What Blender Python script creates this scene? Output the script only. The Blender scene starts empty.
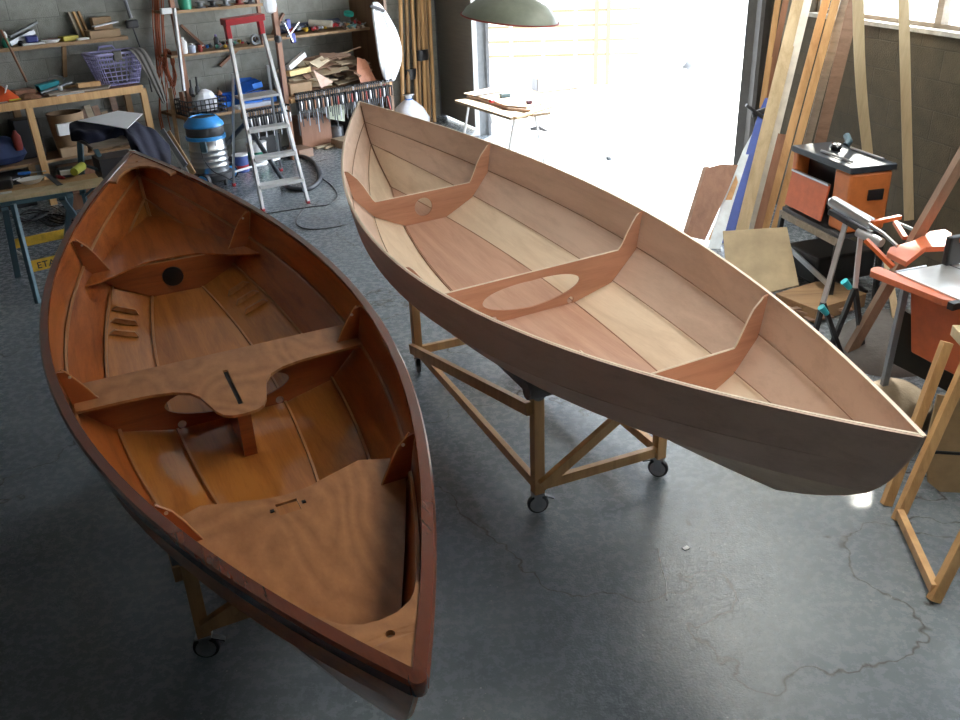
import bpy, math, random
from mathutils import Vector, Matrix
from mathutils.geometry import tessellate_polygon
random.seed(7)
V = Vector
sc = bpy.context.scene
COL = sc.collection
R = math.radians

# ------------------------------------------------------------------ camera
F_PX, PITCH, ROLL, CAM_H = 866.87, R(26.22), R(2.407), 2.432
cam = bpy.data.cameras.new('camera')
cam.sensor_fit = 'HORIZONTAL'; cam.sensor_width = 36; cam.lens = F_PX*36/960
cam.clip_start = .05; cam.clip_end = 300
co = bpy.data.objects.new('camera', cam); COL.objects.link(co)
co.matrix_world = Matrix.Translation((0, 0, CAM_H)) @ Matrix.Rotation(math.pi/2-PITCH, 4, 'X') @ Matrix.Rotation(-ROLL, 4, 'Z')
sc.camera = co
sc.view_settings.view_transform = 'Standard'; sc.view_settings.look = 'None'
sc.view_settings.gamma = 1; sc.view_settings.use_curve_mapping = False
sc.view_settings.exposure = 1.7

# survey helpers: a direction read off the photograph gives a place once its height, depth or wall plane is known
CR = co.matrix_world.to_3x3()
def ray(u, v): return CR @ V(((u-480)/F_PX, -(v-360)/F_PX, -1))
CP = V((0, 0, CAM_H))
def atz(u, v, z=0):
    q = ray(u, v); return CP + q*((z-CAM_H)/q.z)
def aty(u, v, y):
    q = ray(u, v); return CP + q*(y/q.y)
WO = V((-1.9, 11.0, 0)); WE = V((.766, .643, 0)); WN = V((-.643, .766, 0)); UZ = V((0, 0, 1))
def W(s, d, z): return WO + WE*s + WN*d + UZ*z
def wsz(u, v, d):
    q = ray(u, v); t = (d + WO.dot(WN))/(q.dot(WN)); p = CP + q*t
    return (p-WO).dot(WE), p.z
def wp(u, v, d):
    s, z = wsz(u, v, d); return W(s, d, z)

# ------------------------------------------------------------------ materials
MATS = {}
def nt(name):
    m = bpy.data.materials.new(name); m.use_nodes = True
    t = m.node_tree; b = t.nodes['Principled BSDF']; return m, t, b
def N(t, ty, **kw):
    n = t.nodes.new(ty)
    for k, v in kw.items():
        if k.startswith('i_'): n.inputs[k[2:].replace('_', ' ')].default_value = v
        else: setattr(n, k, v)
    return n
def plain(name, c, rough=.6, metal=0, var=.12, scale=14, bump=0, coat=0, stretch=(1, 1, 1), spec=.5):
    """base colour broken up by noise"""
    if name in MATS: return MATS[name]
    m, t, b = nt(name); L = t.links.new
    tc = N(t, 'ShaderNodeTexCoord'); mp = N(t, 'ShaderNodeMapping'); mp.inputs['Scale'].default_value = stretch
    L(tc.outputs['Object'], mp.inputs['Vector'])
    nz = N(t, 'ShaderNodeTexNoise', i_Scale=scale, i_Detail=6.0, i_Roughness=.6); L(mp.outputs[0], nz.inputs['Vector'])
    cr = N(t, 'ShaderNodeValToRGB'); e = cr.color_ramp.elements
    e[0].position = .3; e[1].position = .7
    e[0].color = (*[x*(1-var) for x in c], 1); e[1].color = (*[min(1, x*(1+var)) for x in c], 1)
    L(nz.outputs['Fac'], cr.inputs['Fac']); L(cr.outputs['Color'], b.inputs['Base Color'])
    b.inputs['Roughness'].default_value = rough; b.inputs['Metallic'].default_value = metal
    b.inputs['Coat Weight'].default_value = coat; b.inputs['Coat Roughness'].default_value = .08
    b.inputs['Specular IOR Level'].default_value = spec
    if bump:
        bp = N(t, 'ShaderNodeBump', i_Strength=bump, i_Distance=.01); L(nz.outputs['Fac'], bp.inputs['Height']); L(bp.outputs[0], b.inputs['Normal'])
    MATS[name] = m; return m
def wood(name, c1, c2, rough=.5, coat=0, axis=0, sc_=1., rings=9.):
    """stretched grain with broad figure, c1 dark c2 light"""
    if name in MATS: return MATS[name]
    m, t, b = nt(name); L = t.links.new
    tc = N(t, 'ShaderNodeTexCoord'); mp = N(t, 'ShaderNodeMapping')
    s = [rings*sc_]*3; s[axis] = .7*sc_; mp.inputs['Scale'].default_value = s
    L(tc.outputs['Object'], mp.inputs['Vector'])
    n1 = N(t, 'ShaderNodeTexNoise', i_Scale=1.6, i_Detail=5.0, i_Roughness=.55, i_Distortion=.7); L(mp.outputs[0], n1.inputs['Vector'])
    n2 = N(t, 'ShaderNodeTexNoise', i_Scale=16.0, i_Detail=3.0); L(mp.outputs[0], n2.inputs['Vector'])
    n3 = N(t, 'ShaderNodeTexNoise', i_Scale=1.1, i_Detail=2.0); L(tc.outputs['Object'], n3.inputs['Vector'])
    a = N(t, 'ShaderNodeMath', operation='MULTIPLY_ADD'); a.inputs[1].default_value = .3; L(n2.outputs['Fac'], a.inputs[0]); L(n1.outputs['Fac'], a.inputs[2])
    a2 = N(t, 'ShaderNodeMath', operation='MULTIPLY_ADD'); a2.inputs[1].default_value = .5; L(n3.outputs['Fac'], a2.inputs[0]); L(a.outputs[0], a2.inputs[2])
    cr = N(t, 'ShaderNodeValToRGB'); e = cr.color_ramp.elements; e[0].position = .62; e[1].position = 1.08-.06
    e[0].color = (*c1, 1); e[1].color = (*c2, 1)
    L(a2.outputs[0], cr.inputs['Fac']); L(cr.outputs['Color'], b.inputs['Base Color'])
    b.inputs['Roughness'].default_value = rough; b.inputs['Coat Weight'].default_value = coat; b.inputs['Coat Roughness'].default_value = .05
    bp = N(t, 'ShaderNodeBump', i_Strength=.06, i_Distance=.004); L(n2.outputs['Fac'], bp.inputs['Height']); L(bp.outputs[0], b.inputs['Normal'])
    MATS[name] = m; return m

def figured(name, c1, c2, rough, coat):
    """rotary-cut ply face: nested contour figure"""
    m, t, b = nt(name); L = t.links.new
    tc = N(t, 'ShaderNodeTexCoord'); mp = N(t, 'ShaderNodeMapping'); mp.inputs['Scale'].default_value = (1.3, 2.2, 1)
    L(tc.outputs['Object'], mp.inputs['Vector'])
    n1 = N(t, 'ShaderNodeTexNoise', i_Scale=1.1, i_Detail=1.5, i_Roughness=.4, i_Distortion=.4); L(mp.outputs[0], n1.inputs['Vector'])
    mu = N(t, 'ShaderNodeMath', operation='MULTIPLY'); mu.inputs[1].default_value = 26; L(n1.outputs['Fac'], mu.inputs[0])
    pp = N(t, 'ShaderNodeMath', operation='PINGPONG'); pp.inputs[1].default_value = 1; L(mu.outputs[0], pp.inputs[0])
    n2 = N(t, 'ShaderNodeTexNoise', i_Scale=9.0, i_Detail=6.0, i_Roughness=.7); L(mp.outputs[0], n2.inputs['Vector'])
    a = N(t, 'ShaderNodeMath', operation='MULTIPLY_ADD'); a.inputs[1].default_value = .32; L(pp.outputs[0], a.inputs[0]); L(n2.outputs['Fac'], a.inputs[2])
    cr = N(t, 'ShaderNodeValToRGB'); e = cr.color_ramp.elements; e[0].position = .32; e[1].position = .95
    e[0].color = (*c1, 1); e[1].color = (*c2, 1); L(a.outputs[0], cr.inputs['Fac']); L(cr.outputs['Color'], b.inputs['Base Color'])
    b.inputs['Roughness'].default_value = rough; b.inputs['Coat Weight'].default_value = coat; b.inputs['Coat Roughness'].default_value = .15
    return m
VARN = dict(rough=.3, coat=.9)
m_hull = wood('varnished_okoume', (.21, .045, .010), (.48, .14, .034), **VARN)
m_hull_bottom = wood('varnished_okoume_pale', (.28, .08, .014), (.50, .19, .042), **VARN)
m_seat = figured('varnished_seat_ply', (.30, .115, .042), (.50, .235, .10), .32, .5)
m_bulk1 = wood('varnished_dark_ply', (.17, .04, .012), (.32, .085, .025), axis=1, **VARN)
m_rub = wood('dark_rub_rail', (.06, .013, .007), (.14, .032, .013), rough=.18, coat=1)
m_fillet = plain('epoxy_fillet', (.42, .19, .075), .3, coat=.5)
m_raw = wood('raw_okoume', (.60, .43, .33), (.74, .56, .45), rough=.62)
m_raw_pink = wood('raw_okoume_pink', (.46, .25, .17), (.60, .37, .27), rough=.38)
m_raw_pale = wood('raw_okoume_pale', (.66, .495, .35), (.80, .64, .48), rough=.6)
m_bulk2 = wood('raw_bulkhead_ply', (.38, .175, .105), (.54, .28, .18), rough=.55, axis=1)
m_edge = plain('plywood_edge', (.8, .69, .55), .6)
m_seam = plain('seam_line', (.28, .15, .09), .7)
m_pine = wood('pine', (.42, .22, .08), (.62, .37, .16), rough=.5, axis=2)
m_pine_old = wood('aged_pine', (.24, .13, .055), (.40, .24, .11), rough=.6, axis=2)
m_pine_pale = wood('pale_pine', (.46, .34, .19), (.63, .5, .31), rough=.6, axis=2)
m_shelfwood = wood('shelf_wood', (.21, .12, .06), (.36, .22, .11), rough=.65)
m_redwood = wood('red_wood', (.19, .085, .045), (.32, .15, .085), rough=.5, axis=2)
m_grey_wood = wood('weathered_wood', (.22, .18, .14), (.36, .30, .24), rough=.8)
m_ply = plain('stained_plywood', (.42, .33, .2), .7, var=.25, scale=5)
m_card = plain('cardboard', (.36, .24, .14), .8)
m_black = plain('black_plastic', (.015, .015, .017), .4)
m_dark = plain('dark_grey', (.05, .05, .055), .5)
m_grey = plain('grey_plastic', (.22, .23, .24), .5)
m_steel = plain('steel', (.55, .56, .58), .28, metal=1, var=.05)
m_alu = plain('aluminium', (.62, .62, .64), .35, metal=.9, var=.05)
m_zinc = plain('dull_zinc', (.3, .31, .33), .5, metal=.7)
m_white = plain('white_plastic', (.8, .8, .8), .5, var=.04)
m_paper = plain('white_paper', (.9, .9, .95), .7, var=.03)
m_cloth_white = plain('white_cotton', (.78, .79, .84), .9, var=.12, scale=8, bump=.5)
m_red = plain('red_paint', (.5, .03, .04), .4)
m_blue = plain('blue_plastic', (.04, .22, .75), .4)
m_sky = plain('sky_blue_plastic', (.05, .33, .78), .3)
m_teal = plain('teal_plastic', (.02, .33, .38), .4)
m_green = plain('green_plastic', (.03, .28, .17), .4)
m_lilac = plain('lilac_plastic', (.36, .34, .58), .45)
m_orange = plain('orange_paint', (.62, .13, .03), .38)
m_orange_brown = plain('orange_metal', (.62, .18, .045), .45)
m_saw_top = plain('saw_table_alu', (.62, .62, .62), .35, metal=.6, var=.06)
m_ext = plain('salmon_paint', (.62, .16, .07), .35)
m_yellow = plain('yellow_paint', (.62, .38, .03), .6, var=.3)
m_bluesteel = plain('blue_grey_steel', (.06, .12, .15), .45)
m_navy = plain('navy_cloth', (.008, .010, .03), .95, bump=.6)
m_greycloth = plain('grey_cloth', (.13, .12, .11), .95, bump=.6)
m_carpet = plain('grey_carpet', (.2, .21, .22), 1, bump=.8, scale=60)
m_cord = plain('rust_orange_cord', (.34, .085, .03), .7)
m_hose = plain('hose_grey', (.045, .05, .06), .45)
m_red_dark = plain('dull_red', (.28, .04, .03), .6)
m_lumber = plain('scrap_wood', (.36, .26, .17), .7)
m_scrap = [wood('scrap_a', (.30, .17, .11), (.42, .27, .19)), wood('scrap_b', (.36, .26, .17), (.52, .4, .27)), wood('scrap_c', (.2, .12, .08), (.32, .2, .14)), wood('scrap_d', (.45, .36, .24), (.6, .5, .36))]

def blocks(name, c, mortar, sx, sy, bright=1.):
    m, t, b = nt(name); L = t.links.new
    tc = N(t, 'ShaderNodeTexCoord'); sp = N(t, 'ShaderNodeSeparateXYZ'); cb = N(t, 'ShaderNodeCombineXYZ')
    L(tc.outputs['Object'], sp.inputs[0]); L(sp.outputs['X'], cb.inputs['X']); L(sp.outputs['Z'], cb.inputs['Y'])
    br = N(t, 'ShaderNodeTexBrick', i_Scale=1.0, i_Mortar_Size=.006, i_Mortar_Smooth=.5, i_Brick_Width=sx, i_Row_Height=sy, i_Bias=0.0)
    br.inputs['Color1'].default_value = (*c, 1); br.inputs['Color2'].default_value = (*[x*.8 for x in c], 1); br.inputs['Mortar'].default_value = (*mortar, 1)
    L(cb.outputs[0], br.inputs['Vector'])
    nz = N(t, 'ShaderNodeTexNoise', i_Scale=7.0, i_Detail=8.0, i_Roughness=.7); L(tc.outputs['Object'], nz.inputs['Vector'])
    mx = N(t, 'ShaderNodeMix', data_type='RGBA', blend_type='OVERLAY'); mx.inputs[0].default_value = .55
    L(br.outputs['Color'], mx.inputs[6]); L(nz.outputs['Fac'], mx.inputs[7]); L(mx.outputs[2], b.inputs['Base Color'])
    b.inputs['Roughness'].default_value = .9
    n2 = N(t, 'ShaderNodeTexNoise', i_Scale=90.0, i_Detail=4.0); L(tc.outputs['Object'], n2.inputs['Vector'])
    ad = N(t, 'ShaderNodeMath', operation='ADD'); L(n2.outputs['Fac'], ad.inputs[0]); L(br.outputs['Fac'], ad.inputs[1])
    iv = N(t, 'ShaderNodeMath', operation='MULTIPLY'); iv.inputs[1].default_value = -1; L(ad.outputs[0], iv.inputs[0])
    bp = N(t, 'ShaderNodeBump', i_Strength=.5, i_Distance=.01); L(iv.outputs[0], bp.inputs['Height']); L(bp.outputs[0], b.inputs['Normal'])
    return m
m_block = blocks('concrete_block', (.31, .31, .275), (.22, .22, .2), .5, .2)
m_block_dark = blocks('dark_concrete_block', (.10, .08, .05), (.075, .06, .04), .5, .2)  # blocks in a darker, browner tone
def floor_mat():
    m, t, b = nt('concrete_floor'); L = t.links.new
    tc = N(t, 'ShaderNodeTexCoord')
    n1 = N(t, 'ShaderNodeTexNoise', i_Scale=.9, i_Detail=7.0, i_Roughness=.6); L(tc.outputs['Object'], n1.inputs['Vector'])
    n2 = N(t, 'ShaderNodeTexNoise', i_Scale=22.0, i_Detail=8.0, i_Roughness=.75); L(tc.outputs['Object'], n2.inputs['Vector'])
    ad = N(t, 'ShaderNodeMath', operation='MULTIPLY_ADD'); ad.inputs[1].default_value = .16; L(n2.outputs['Fac'], ad.inputs[0]); L(n1.outputs['Fac'], ad.inputs[2])
    cr = N(t, 'ShaderNodeValToRGB'); e = cr.color_ramp.elements; e[0].position = .42; e[1].position = .78
    e[0].color = (.12, .14, .165, 1); e[1].color = (.25, .28, .295, 1); L(ad.outputs[0], cr.inputs['Fac'])
    # cracks: contour of a slow noise
    n3 = N(t, 'ShaderNodeTexNoise', i_Scale=.23, i_Detail=7.0, i_Roughness=.5); L(tc.outputs['Object'], n3.inputs['Vector'])
    sb = N(t, 'ShaderNodeMath', operation='SUBTRACT'); sb.inputs[1].default_value = .5; L(n3.outputs['Fac'], sb.inputs[0])
    ab = N(t, 'ShaderNodeMath', operation='ABSOLUTE'); L(sb.outputs[0], ab.inputs[0])
    lt = N(t, 'ShaderNodeMapRange'); lt.inputs['From Min'].default_value = .0; lt.inputs['From Max'].default_value = .0012; L(ab.outputs[0], lt.inputs['Value'])
    mx = N(t, 'ShaderNodeMix', data_type='RGBA'); mx.inputs[6].default_value = (.06, .055, .05, 1); L(lt.outputs[0], mx.inputs[0]); L(cr.outputs['Color'], mx.inputs[7])
    # small pale specks painted in for the floor's sparkling reflections
    vo = N(t, 'ShaderNodeTexVoronoi', i_Scale=26.0); L(tc.outputs['Object'], vo.inputs['Vector'])
    ls = N(t, 'ShaderNodeMath', operation='LESS_THAN'); ls.inputs[1].default_value = .09; L(vo.outputs['Distance'], ls.inputs[0])
    n4 = N(t, 'ShaderNodeTexNoise', i_Scale=1.7, i_Detail=3.0); L(tc.outputs['Object'], n4.inputs['Vector'])
    gt = N(t, 'ShaderNodeMath', operation='GREATER_THAN'); gt.inputs[1].default_value = .56; L(n4.outputs['Fac'], gt.inputs[0])
    ml = N(t, 'ShaderNodeMath', operation='MULTIPLY'); L(ls.outputs[0], ml.inputs[0]); L(gt.outputs[0], ml.inputs[1])
    m2 = N(t, 'ShaderNodeMix', data_type='RGBA'); m2.inputs[7].default_value = (.42, .43, .43, 1); L(ml.outputs[0], m2.inputs[0]); L(mx.outputs[2], m2.inputs[6])
    L(m2.outputs[2], b.inputs['Base Color'])
    rr = N(t, 'ShaderNodeMapRange'); rr.inputs['From Min'].default_value = .35; rr.inputs['From Max'].default_value = .7
    rr.inputs['To Min'].default_value = .16; rr.inputs['To Max'].default_value = .4; L(n2.outputs['Fac'], rr.inputs['Value']); L(rr.outputs[0], b.inputs['Roughness'])
    n5 = N(t, 'ShaderNodeTexNoise', i_Scale=110.0, i_Detail=3.0); L(tc.outputs['Object'], n5.inputs['Vector'])
    bp = N(t, 'ShaderNodeBump', i_Strength=.25, i_Distance=.004); L(n5.outputs['Fac'], bp.inputs['Height'])
    L(bp.outputs[0], b.inputs['Normal']); return m
m_floor = floor_mat()
m_gravel = plain('pale_gravel', (.62, .61, .58), .9, var=.25, scale=50)
m_fence = wood('sunlit_fence_wood', (.62, .52, .36), (.8, .72, .55), rough=.7)
m_render = plain('white_render', (.8, .8, .78), .9, var=.04)
m_slat = plain('grey_door_slats', (.13, .118, .098), .55, stretch=(.2, .2, 3))
m_ceiling = plain('ceiling_board', (.3, .3, .28), .9)
def glass_mat():
    m, t, b = nt('window_pane'); t.nodes.remove(b); L = t.links.new
    tr = N(t, 'ShaderNodeBsdfTransparent'); tr.inputs[0].default_value = (.85, .86, .85, 1)
    gl = N(t, 'ShaderNodeBsdfGlossy'); gl.inputs['Roughness'].default_value = .05
    mx = N(t, 'ShaderNodeMixShader'); mx.inputs[0].default_value = .07; L(tr.outputs[0], mx.inputs[1]); L(gl.outputs[0], mx.inputs[2])
    L(mx.outputs[0], t.nodes['Material Output'].inputs[0]); return m
m_glass = glass_mat()
def film_mat():
    m, t, b = nt('clear_film'); b.inputs['Base Color'].default_value = (.75, .77, .8, 1); b.inputs['Alpha'].default_value = .55; b.inputs['Roughness'].default_value = .25
    return m
m_film = film_mat()

# ------------------------------------------------------------------ mesh building
class M:
    def __init__(s): s.v = []; s.f = []
    def add(s, vs, fs):
        o = len(s.v); s.v += [V(p) for p in vs]; s.f += [tuple(i+o for i in f) for f in fs]; return s
    def hexa(s, p):       # 8 corners: bottom 4 ring, top 4 ring
        return s.add(p, [(0, 3, 2, 1), (4, 5, 6, 7), (0, 1, 5, 4), (1, 2, 6, 5), (2, 3, 7, 6), (3, 0, 4, 7)])
    def obox(s, c, ax, ay, az):   # half-axis vectors
        c = V(c); return s.hexa([c-ax-ay-az, c+ax-ay-az, c+ax+ay-az, c-ax+ay-az, c-ax-ay+az, c+ax-ay+az, c+ax+ay+az, c-ax+ay+az])
    def box(s, c, size, rz=0, rx=0, ry=0):
        r = Matrix.Rotation(rz, 3, 'Z') @ Matrix.Rotation(ry, 3, 'Y') @ Matrix.Rotation(rx, 3, 'X')
        return s.obox(c, r @ V((size[0]/2, 0, 0)), r @ V((0, size[1]/2, 0)), r @ V((0, 0, size[2]/2)))
    def wbox(s, s0, s1, d0, d1, z0, z1):
        return s.obox(W((s0+s1)/2, (d0+d1)/2, (z0+z1)/2), WE*((s1-s0)/2), WN*((d1-d0)/2), UZ*((z1-z0)/2))
    def beam(s, p, q, w, t, up=(0, 0, 1)):
        p = V(p); q = V(q); a = (q-p).normalized(); u = V(up)
        if abs(a.dot(u)) > .98: u = V((1, 0, 0))
        b = a.cross(u).normalized(); c = b.cross(a)
        return s.obox((p+q)/2, (q-p)/2, b*(w/2), c*(t/2))
    def tube(s, pts, r, n=8, closed=False, cap=True):
        pts = [V(p) for p in pts]; m = len(pts); o = len(s.v); prev = None
        for i, p in enumerate(pts):
            a = pts[(i+1) % m] if closed or i < m-1 else p
            b = pts[i-1] if closed or i > 0 else p
            d = (a-b).normalized()
            if prev is None:
                x = d.orthogonal().normalized()
            else:
                x = (prev - d*prev.dot(d)); x = x.normalized() if x.length > 1e-6 else d.orthogonal().normalized()
            prev = x; y = d.cross(x); rr = r[i] if isinstance(r, (list, tuple)) else r
            for k in range(n):
                t = 2*math.pi*k/n; s.v.append(p + x*(rr*math.cos(t)) + y*(rr*math.sin(t)))
        for i in range(m if closed else m-1):
            j = (i+1) % m
            for k in range(n):
                l = (k+1) % n; s.f.append((o+i*n+k, o+i*n+l, o+j*n+l, o+j*n+k))
        if cap and not closed:
            s.f.append(tuple(o+k for k in range(n))[::-1]); s.f.append(tuple(o+(m-1)*n+k for k in range(n)))
        return s
    def lathe(s, c, prof, axis=(0, 0, 1), n=28, squash=1.):
        c = V(c); a = V(axis).normalized(); x = a.orthogonal().normalized(); y = a.cross(x); o = len(s.v)
        for r, h in prof:
            for k in range(n):
                t = 2*math.pi*k/n; s.v.append(c + a*h + x*(r*math.cos(t)) + y*(r*squash*math.sin(t)))
        for i in range(len(prof)-1):
            for k in range(n):
                l = (k+1) % n; s.f.append((o+i*n+k, o+i*n+l, o+(i+1)*n+l, o+(i+1)*n+k))
        if prof[0][0] > 1e-5: s.f.append(tuple(o+k for k in range(n))[::-1])
        if prof[-1][0] > 1e-5: s.f.append(tuple(o+(len(prof)-1)*n+k for k in range(n)))
        return s
    def prism(s, poly, off, holes=()):
        """poly: 3D outline, extruded by off; holes: further outlines"""
        off = V(off); loops = [[V(p) for p in poly]] + [[V(p) for p in h] for h in holes]
        flat = [p for l in loops for p in l]; tri = tessellate_polygon(loops); o = len(s.v); n = len(flat)
        s.v += flat + [p+off for p in flat]
        for t in tri: s.f.append(tuple(o+i for i in t)); s.f.append(tuple(o+n+i for i in reversed(t)))
        b = o
        for l in loops:
            k = len(l)
            for i in range(k):
                j = (i+1) % k; s.f.append((b+i, b+j, b+n+j, b+n+i))
            b += k
        return s
    def grid(s, P):       # P[i][j] of points
        o = len(s.v); a = len(P); b = len(P[0])
        for r in P: s.v += [V(p) for p in r]
        for i in range(a-1):
            for j in range(b-1): s.f.append((o+i*b+j, o+i*b+j+1, o+(i+1)*b+j+1, o+(i+1)*b+j))
        return s
    def build(s, name, mat, parent=None, local=False, smooth=False, bevel=0, solid=0, offset=-1, subd=0, label=None, auto=40):
        vs = s.v; me = bpy.data.meshes.new(name)
        if parent is not None:
            if not local:
                inv = ROOT[parent.name].inverted(); vs = [inv @ p for p in vs]
            org = None
        else:
            xs = [p.x for p in vs]; ys = [p.y for p in vs]; org = V(((min(xs)+max(xs))/2, (min(ys)+max(ys))/2, min(p.z for p in vs)))
            vs = [p-org for p in vs]
        me.from_pydata([tuple(p) for p in vs], [], s.f); me.validate(); me.update()
        import bmesh
        if not solid:
            bm = bmesh.new(); bm.from_mesh(me); bmesh.ops.recalc_face_normals(bm, faces=bm.faces); bm.to_mesh(me); bm.free()
        me.materials.append(mat)
        o = bpy.data.objects.new(name, me); COL.objects.link(o)
        if parent is not None: o.parent = parent; ROOT[o.name] = ROOT[parent.name]
        else: o.location = org; ROOT[o.name] = Matrix.Translation(org)
        if smooth:
            for p in me.polygons: p.use_smooth = True
            try: me.set_sharp_from_angle(angle=R(auto))
            except Exception: pass
        if solid:
            k = o.modifiers.new('Solidify', 'SOLIDIFY'); k.thickness = solid; k.offset = offset
            if not subd:
                k = o.modifiers.new('Edge split', 'EDGE_SPLIT'); k.split_angle = R(35)
        if bevel:
            k = o.modifiers.new('Bevel', 'BEVEL'); k.width = bevel; k.segments = 2; k.limit_method = 'ANGLE'
        if subd:
            k = o.modifiers.new('Subdivision', 'SUBSURF'); k.levels = subd; k.render_levels = subd
        if label: o['label'] = label
        return o
ROOT = {}
def tag(o, label, cat, group=None):
    o['label'] = label; o['category'] = cat
    if group: o['group'] = group
    return o
def thing(name, label, cat, loc=(0, 0, 0), mat=None, group=None):
    o = bpy.data.objects.new(name, None); COL.objects.link(o); o.empty_display_size = .1
    mw = mat if mat is not None else Matrix.Translation(loc)
    o.matrix_world = mw; ROOT[o.name] = mw.copy(); tag(o, label, cat, group); return o
def struct(o): o['kind'] = 'structure'; return o
def one(name, label, cat, m, mat, group=None, **kw): return tag(m.build(name, mat, **kw), label, cat, group)
def dup(o, mat):
    c = o.copy(); COL.objects.link(c); c.matrix_world = mat
    for ch in list(o.children):
        k = ch.copy(); COL.objects.link(k); k.parent = c
        for g in list(ch.children):
            h = g.copy(); COL.objects.link(h); h.parent = k
    return c

# ================================================================== BOATS
HL = 4.57/2
HW = [.236, .4525, .5914, .624]; LL = [1.828, 2.156, 2.236, HL]
HZ = [0, .0626, .2053, .3938]; HS = [.0924, .2421, .228, .1717]; ASY = -.067
def lev(t, k):
    w = HW[k]*max(0, 1-abs(t)**2.0)*(1+ASY*t)
    return V((t*LL[k], w, HZ[k]+HS[k]*t*t))
def strip_pt(t, k, a):
    p = lev(t, k).lerp(lev(t, k+1), a)
    bul = [.022, .008, .004][k]*4*a*(1-a)*abs(t)**10
    p.x += math.copysign(bul, t); return p
TS = [math.sin(math.pi/2*(-1+2*i/64))*1.0 for i in range(65)]
def hw(x, z, inset=.008):
    """inner half breadth at station x and height z"""
    best = 0
    for k in range(3):
        prev = None
        for i in range(len(TS)):
            t = TS[i]; a0 = lev(t, k); a1 = lev(t, k+1)
            a = (z-a0.z)/(a1.z-a0.z)
            if -.02 <= a <= 1.02:
                p = strip_pt(t, k, min(1, max(0, a)))
                if prev is not None and (prev.x-x)*(p.x-x) <= 0 and abs(p.x-prev.x) > 1e-9:
                    f = (x-prev.x)/(p.x-prev.x); best = max(best, prev.y+(p.y-prev.y)*f)
                prev = p
            else: prev = None
    return max(0, best-inset)
def lvx(x, k):
    return lev(max(-1, min(1, x/LL[k])), k)
ST = [-1.209, .158, 1.26]
FLAT = [.228, .222, .255]
EARS = [[(.412, .408), (.388, .382), (.36, .338), (.336, .29), (.316, .25), (.30, .229)], [(.575, .375), (.552, .342), (.516, .285), (.495, .245), (.475, .222)], [(.378, .425), (.348, .398), (.322, .352), (.30, .305), (.284, .272), (.272, .256)]]
def bulk_poly(i, x, drop=.014):
    r = [(lvx(x, k).y-.009, lvx(x, k).z+(.008 if k == 0 else 0)) for k in range(4)]
    r[3] = (r[3][0]-drop*.4, r[3][1]-drop)
    half = r + [(r[3][0]-.02, r[3][1]-.006)] + EARS[i]
    return [V((x, y, z)) for y, z in half] + [V((x, -y, z)) for y, z in reversed(half)]
def ell(x, cy, cz, ry, rz, n=28, tilt=0, k=0):
    o = []
    for j in range(n):
        a = 2*math.pi*j/n; o.append(V((x, cy+ry*math.cos(a), cz+rz*math.sin(a))))
    return o
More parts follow.
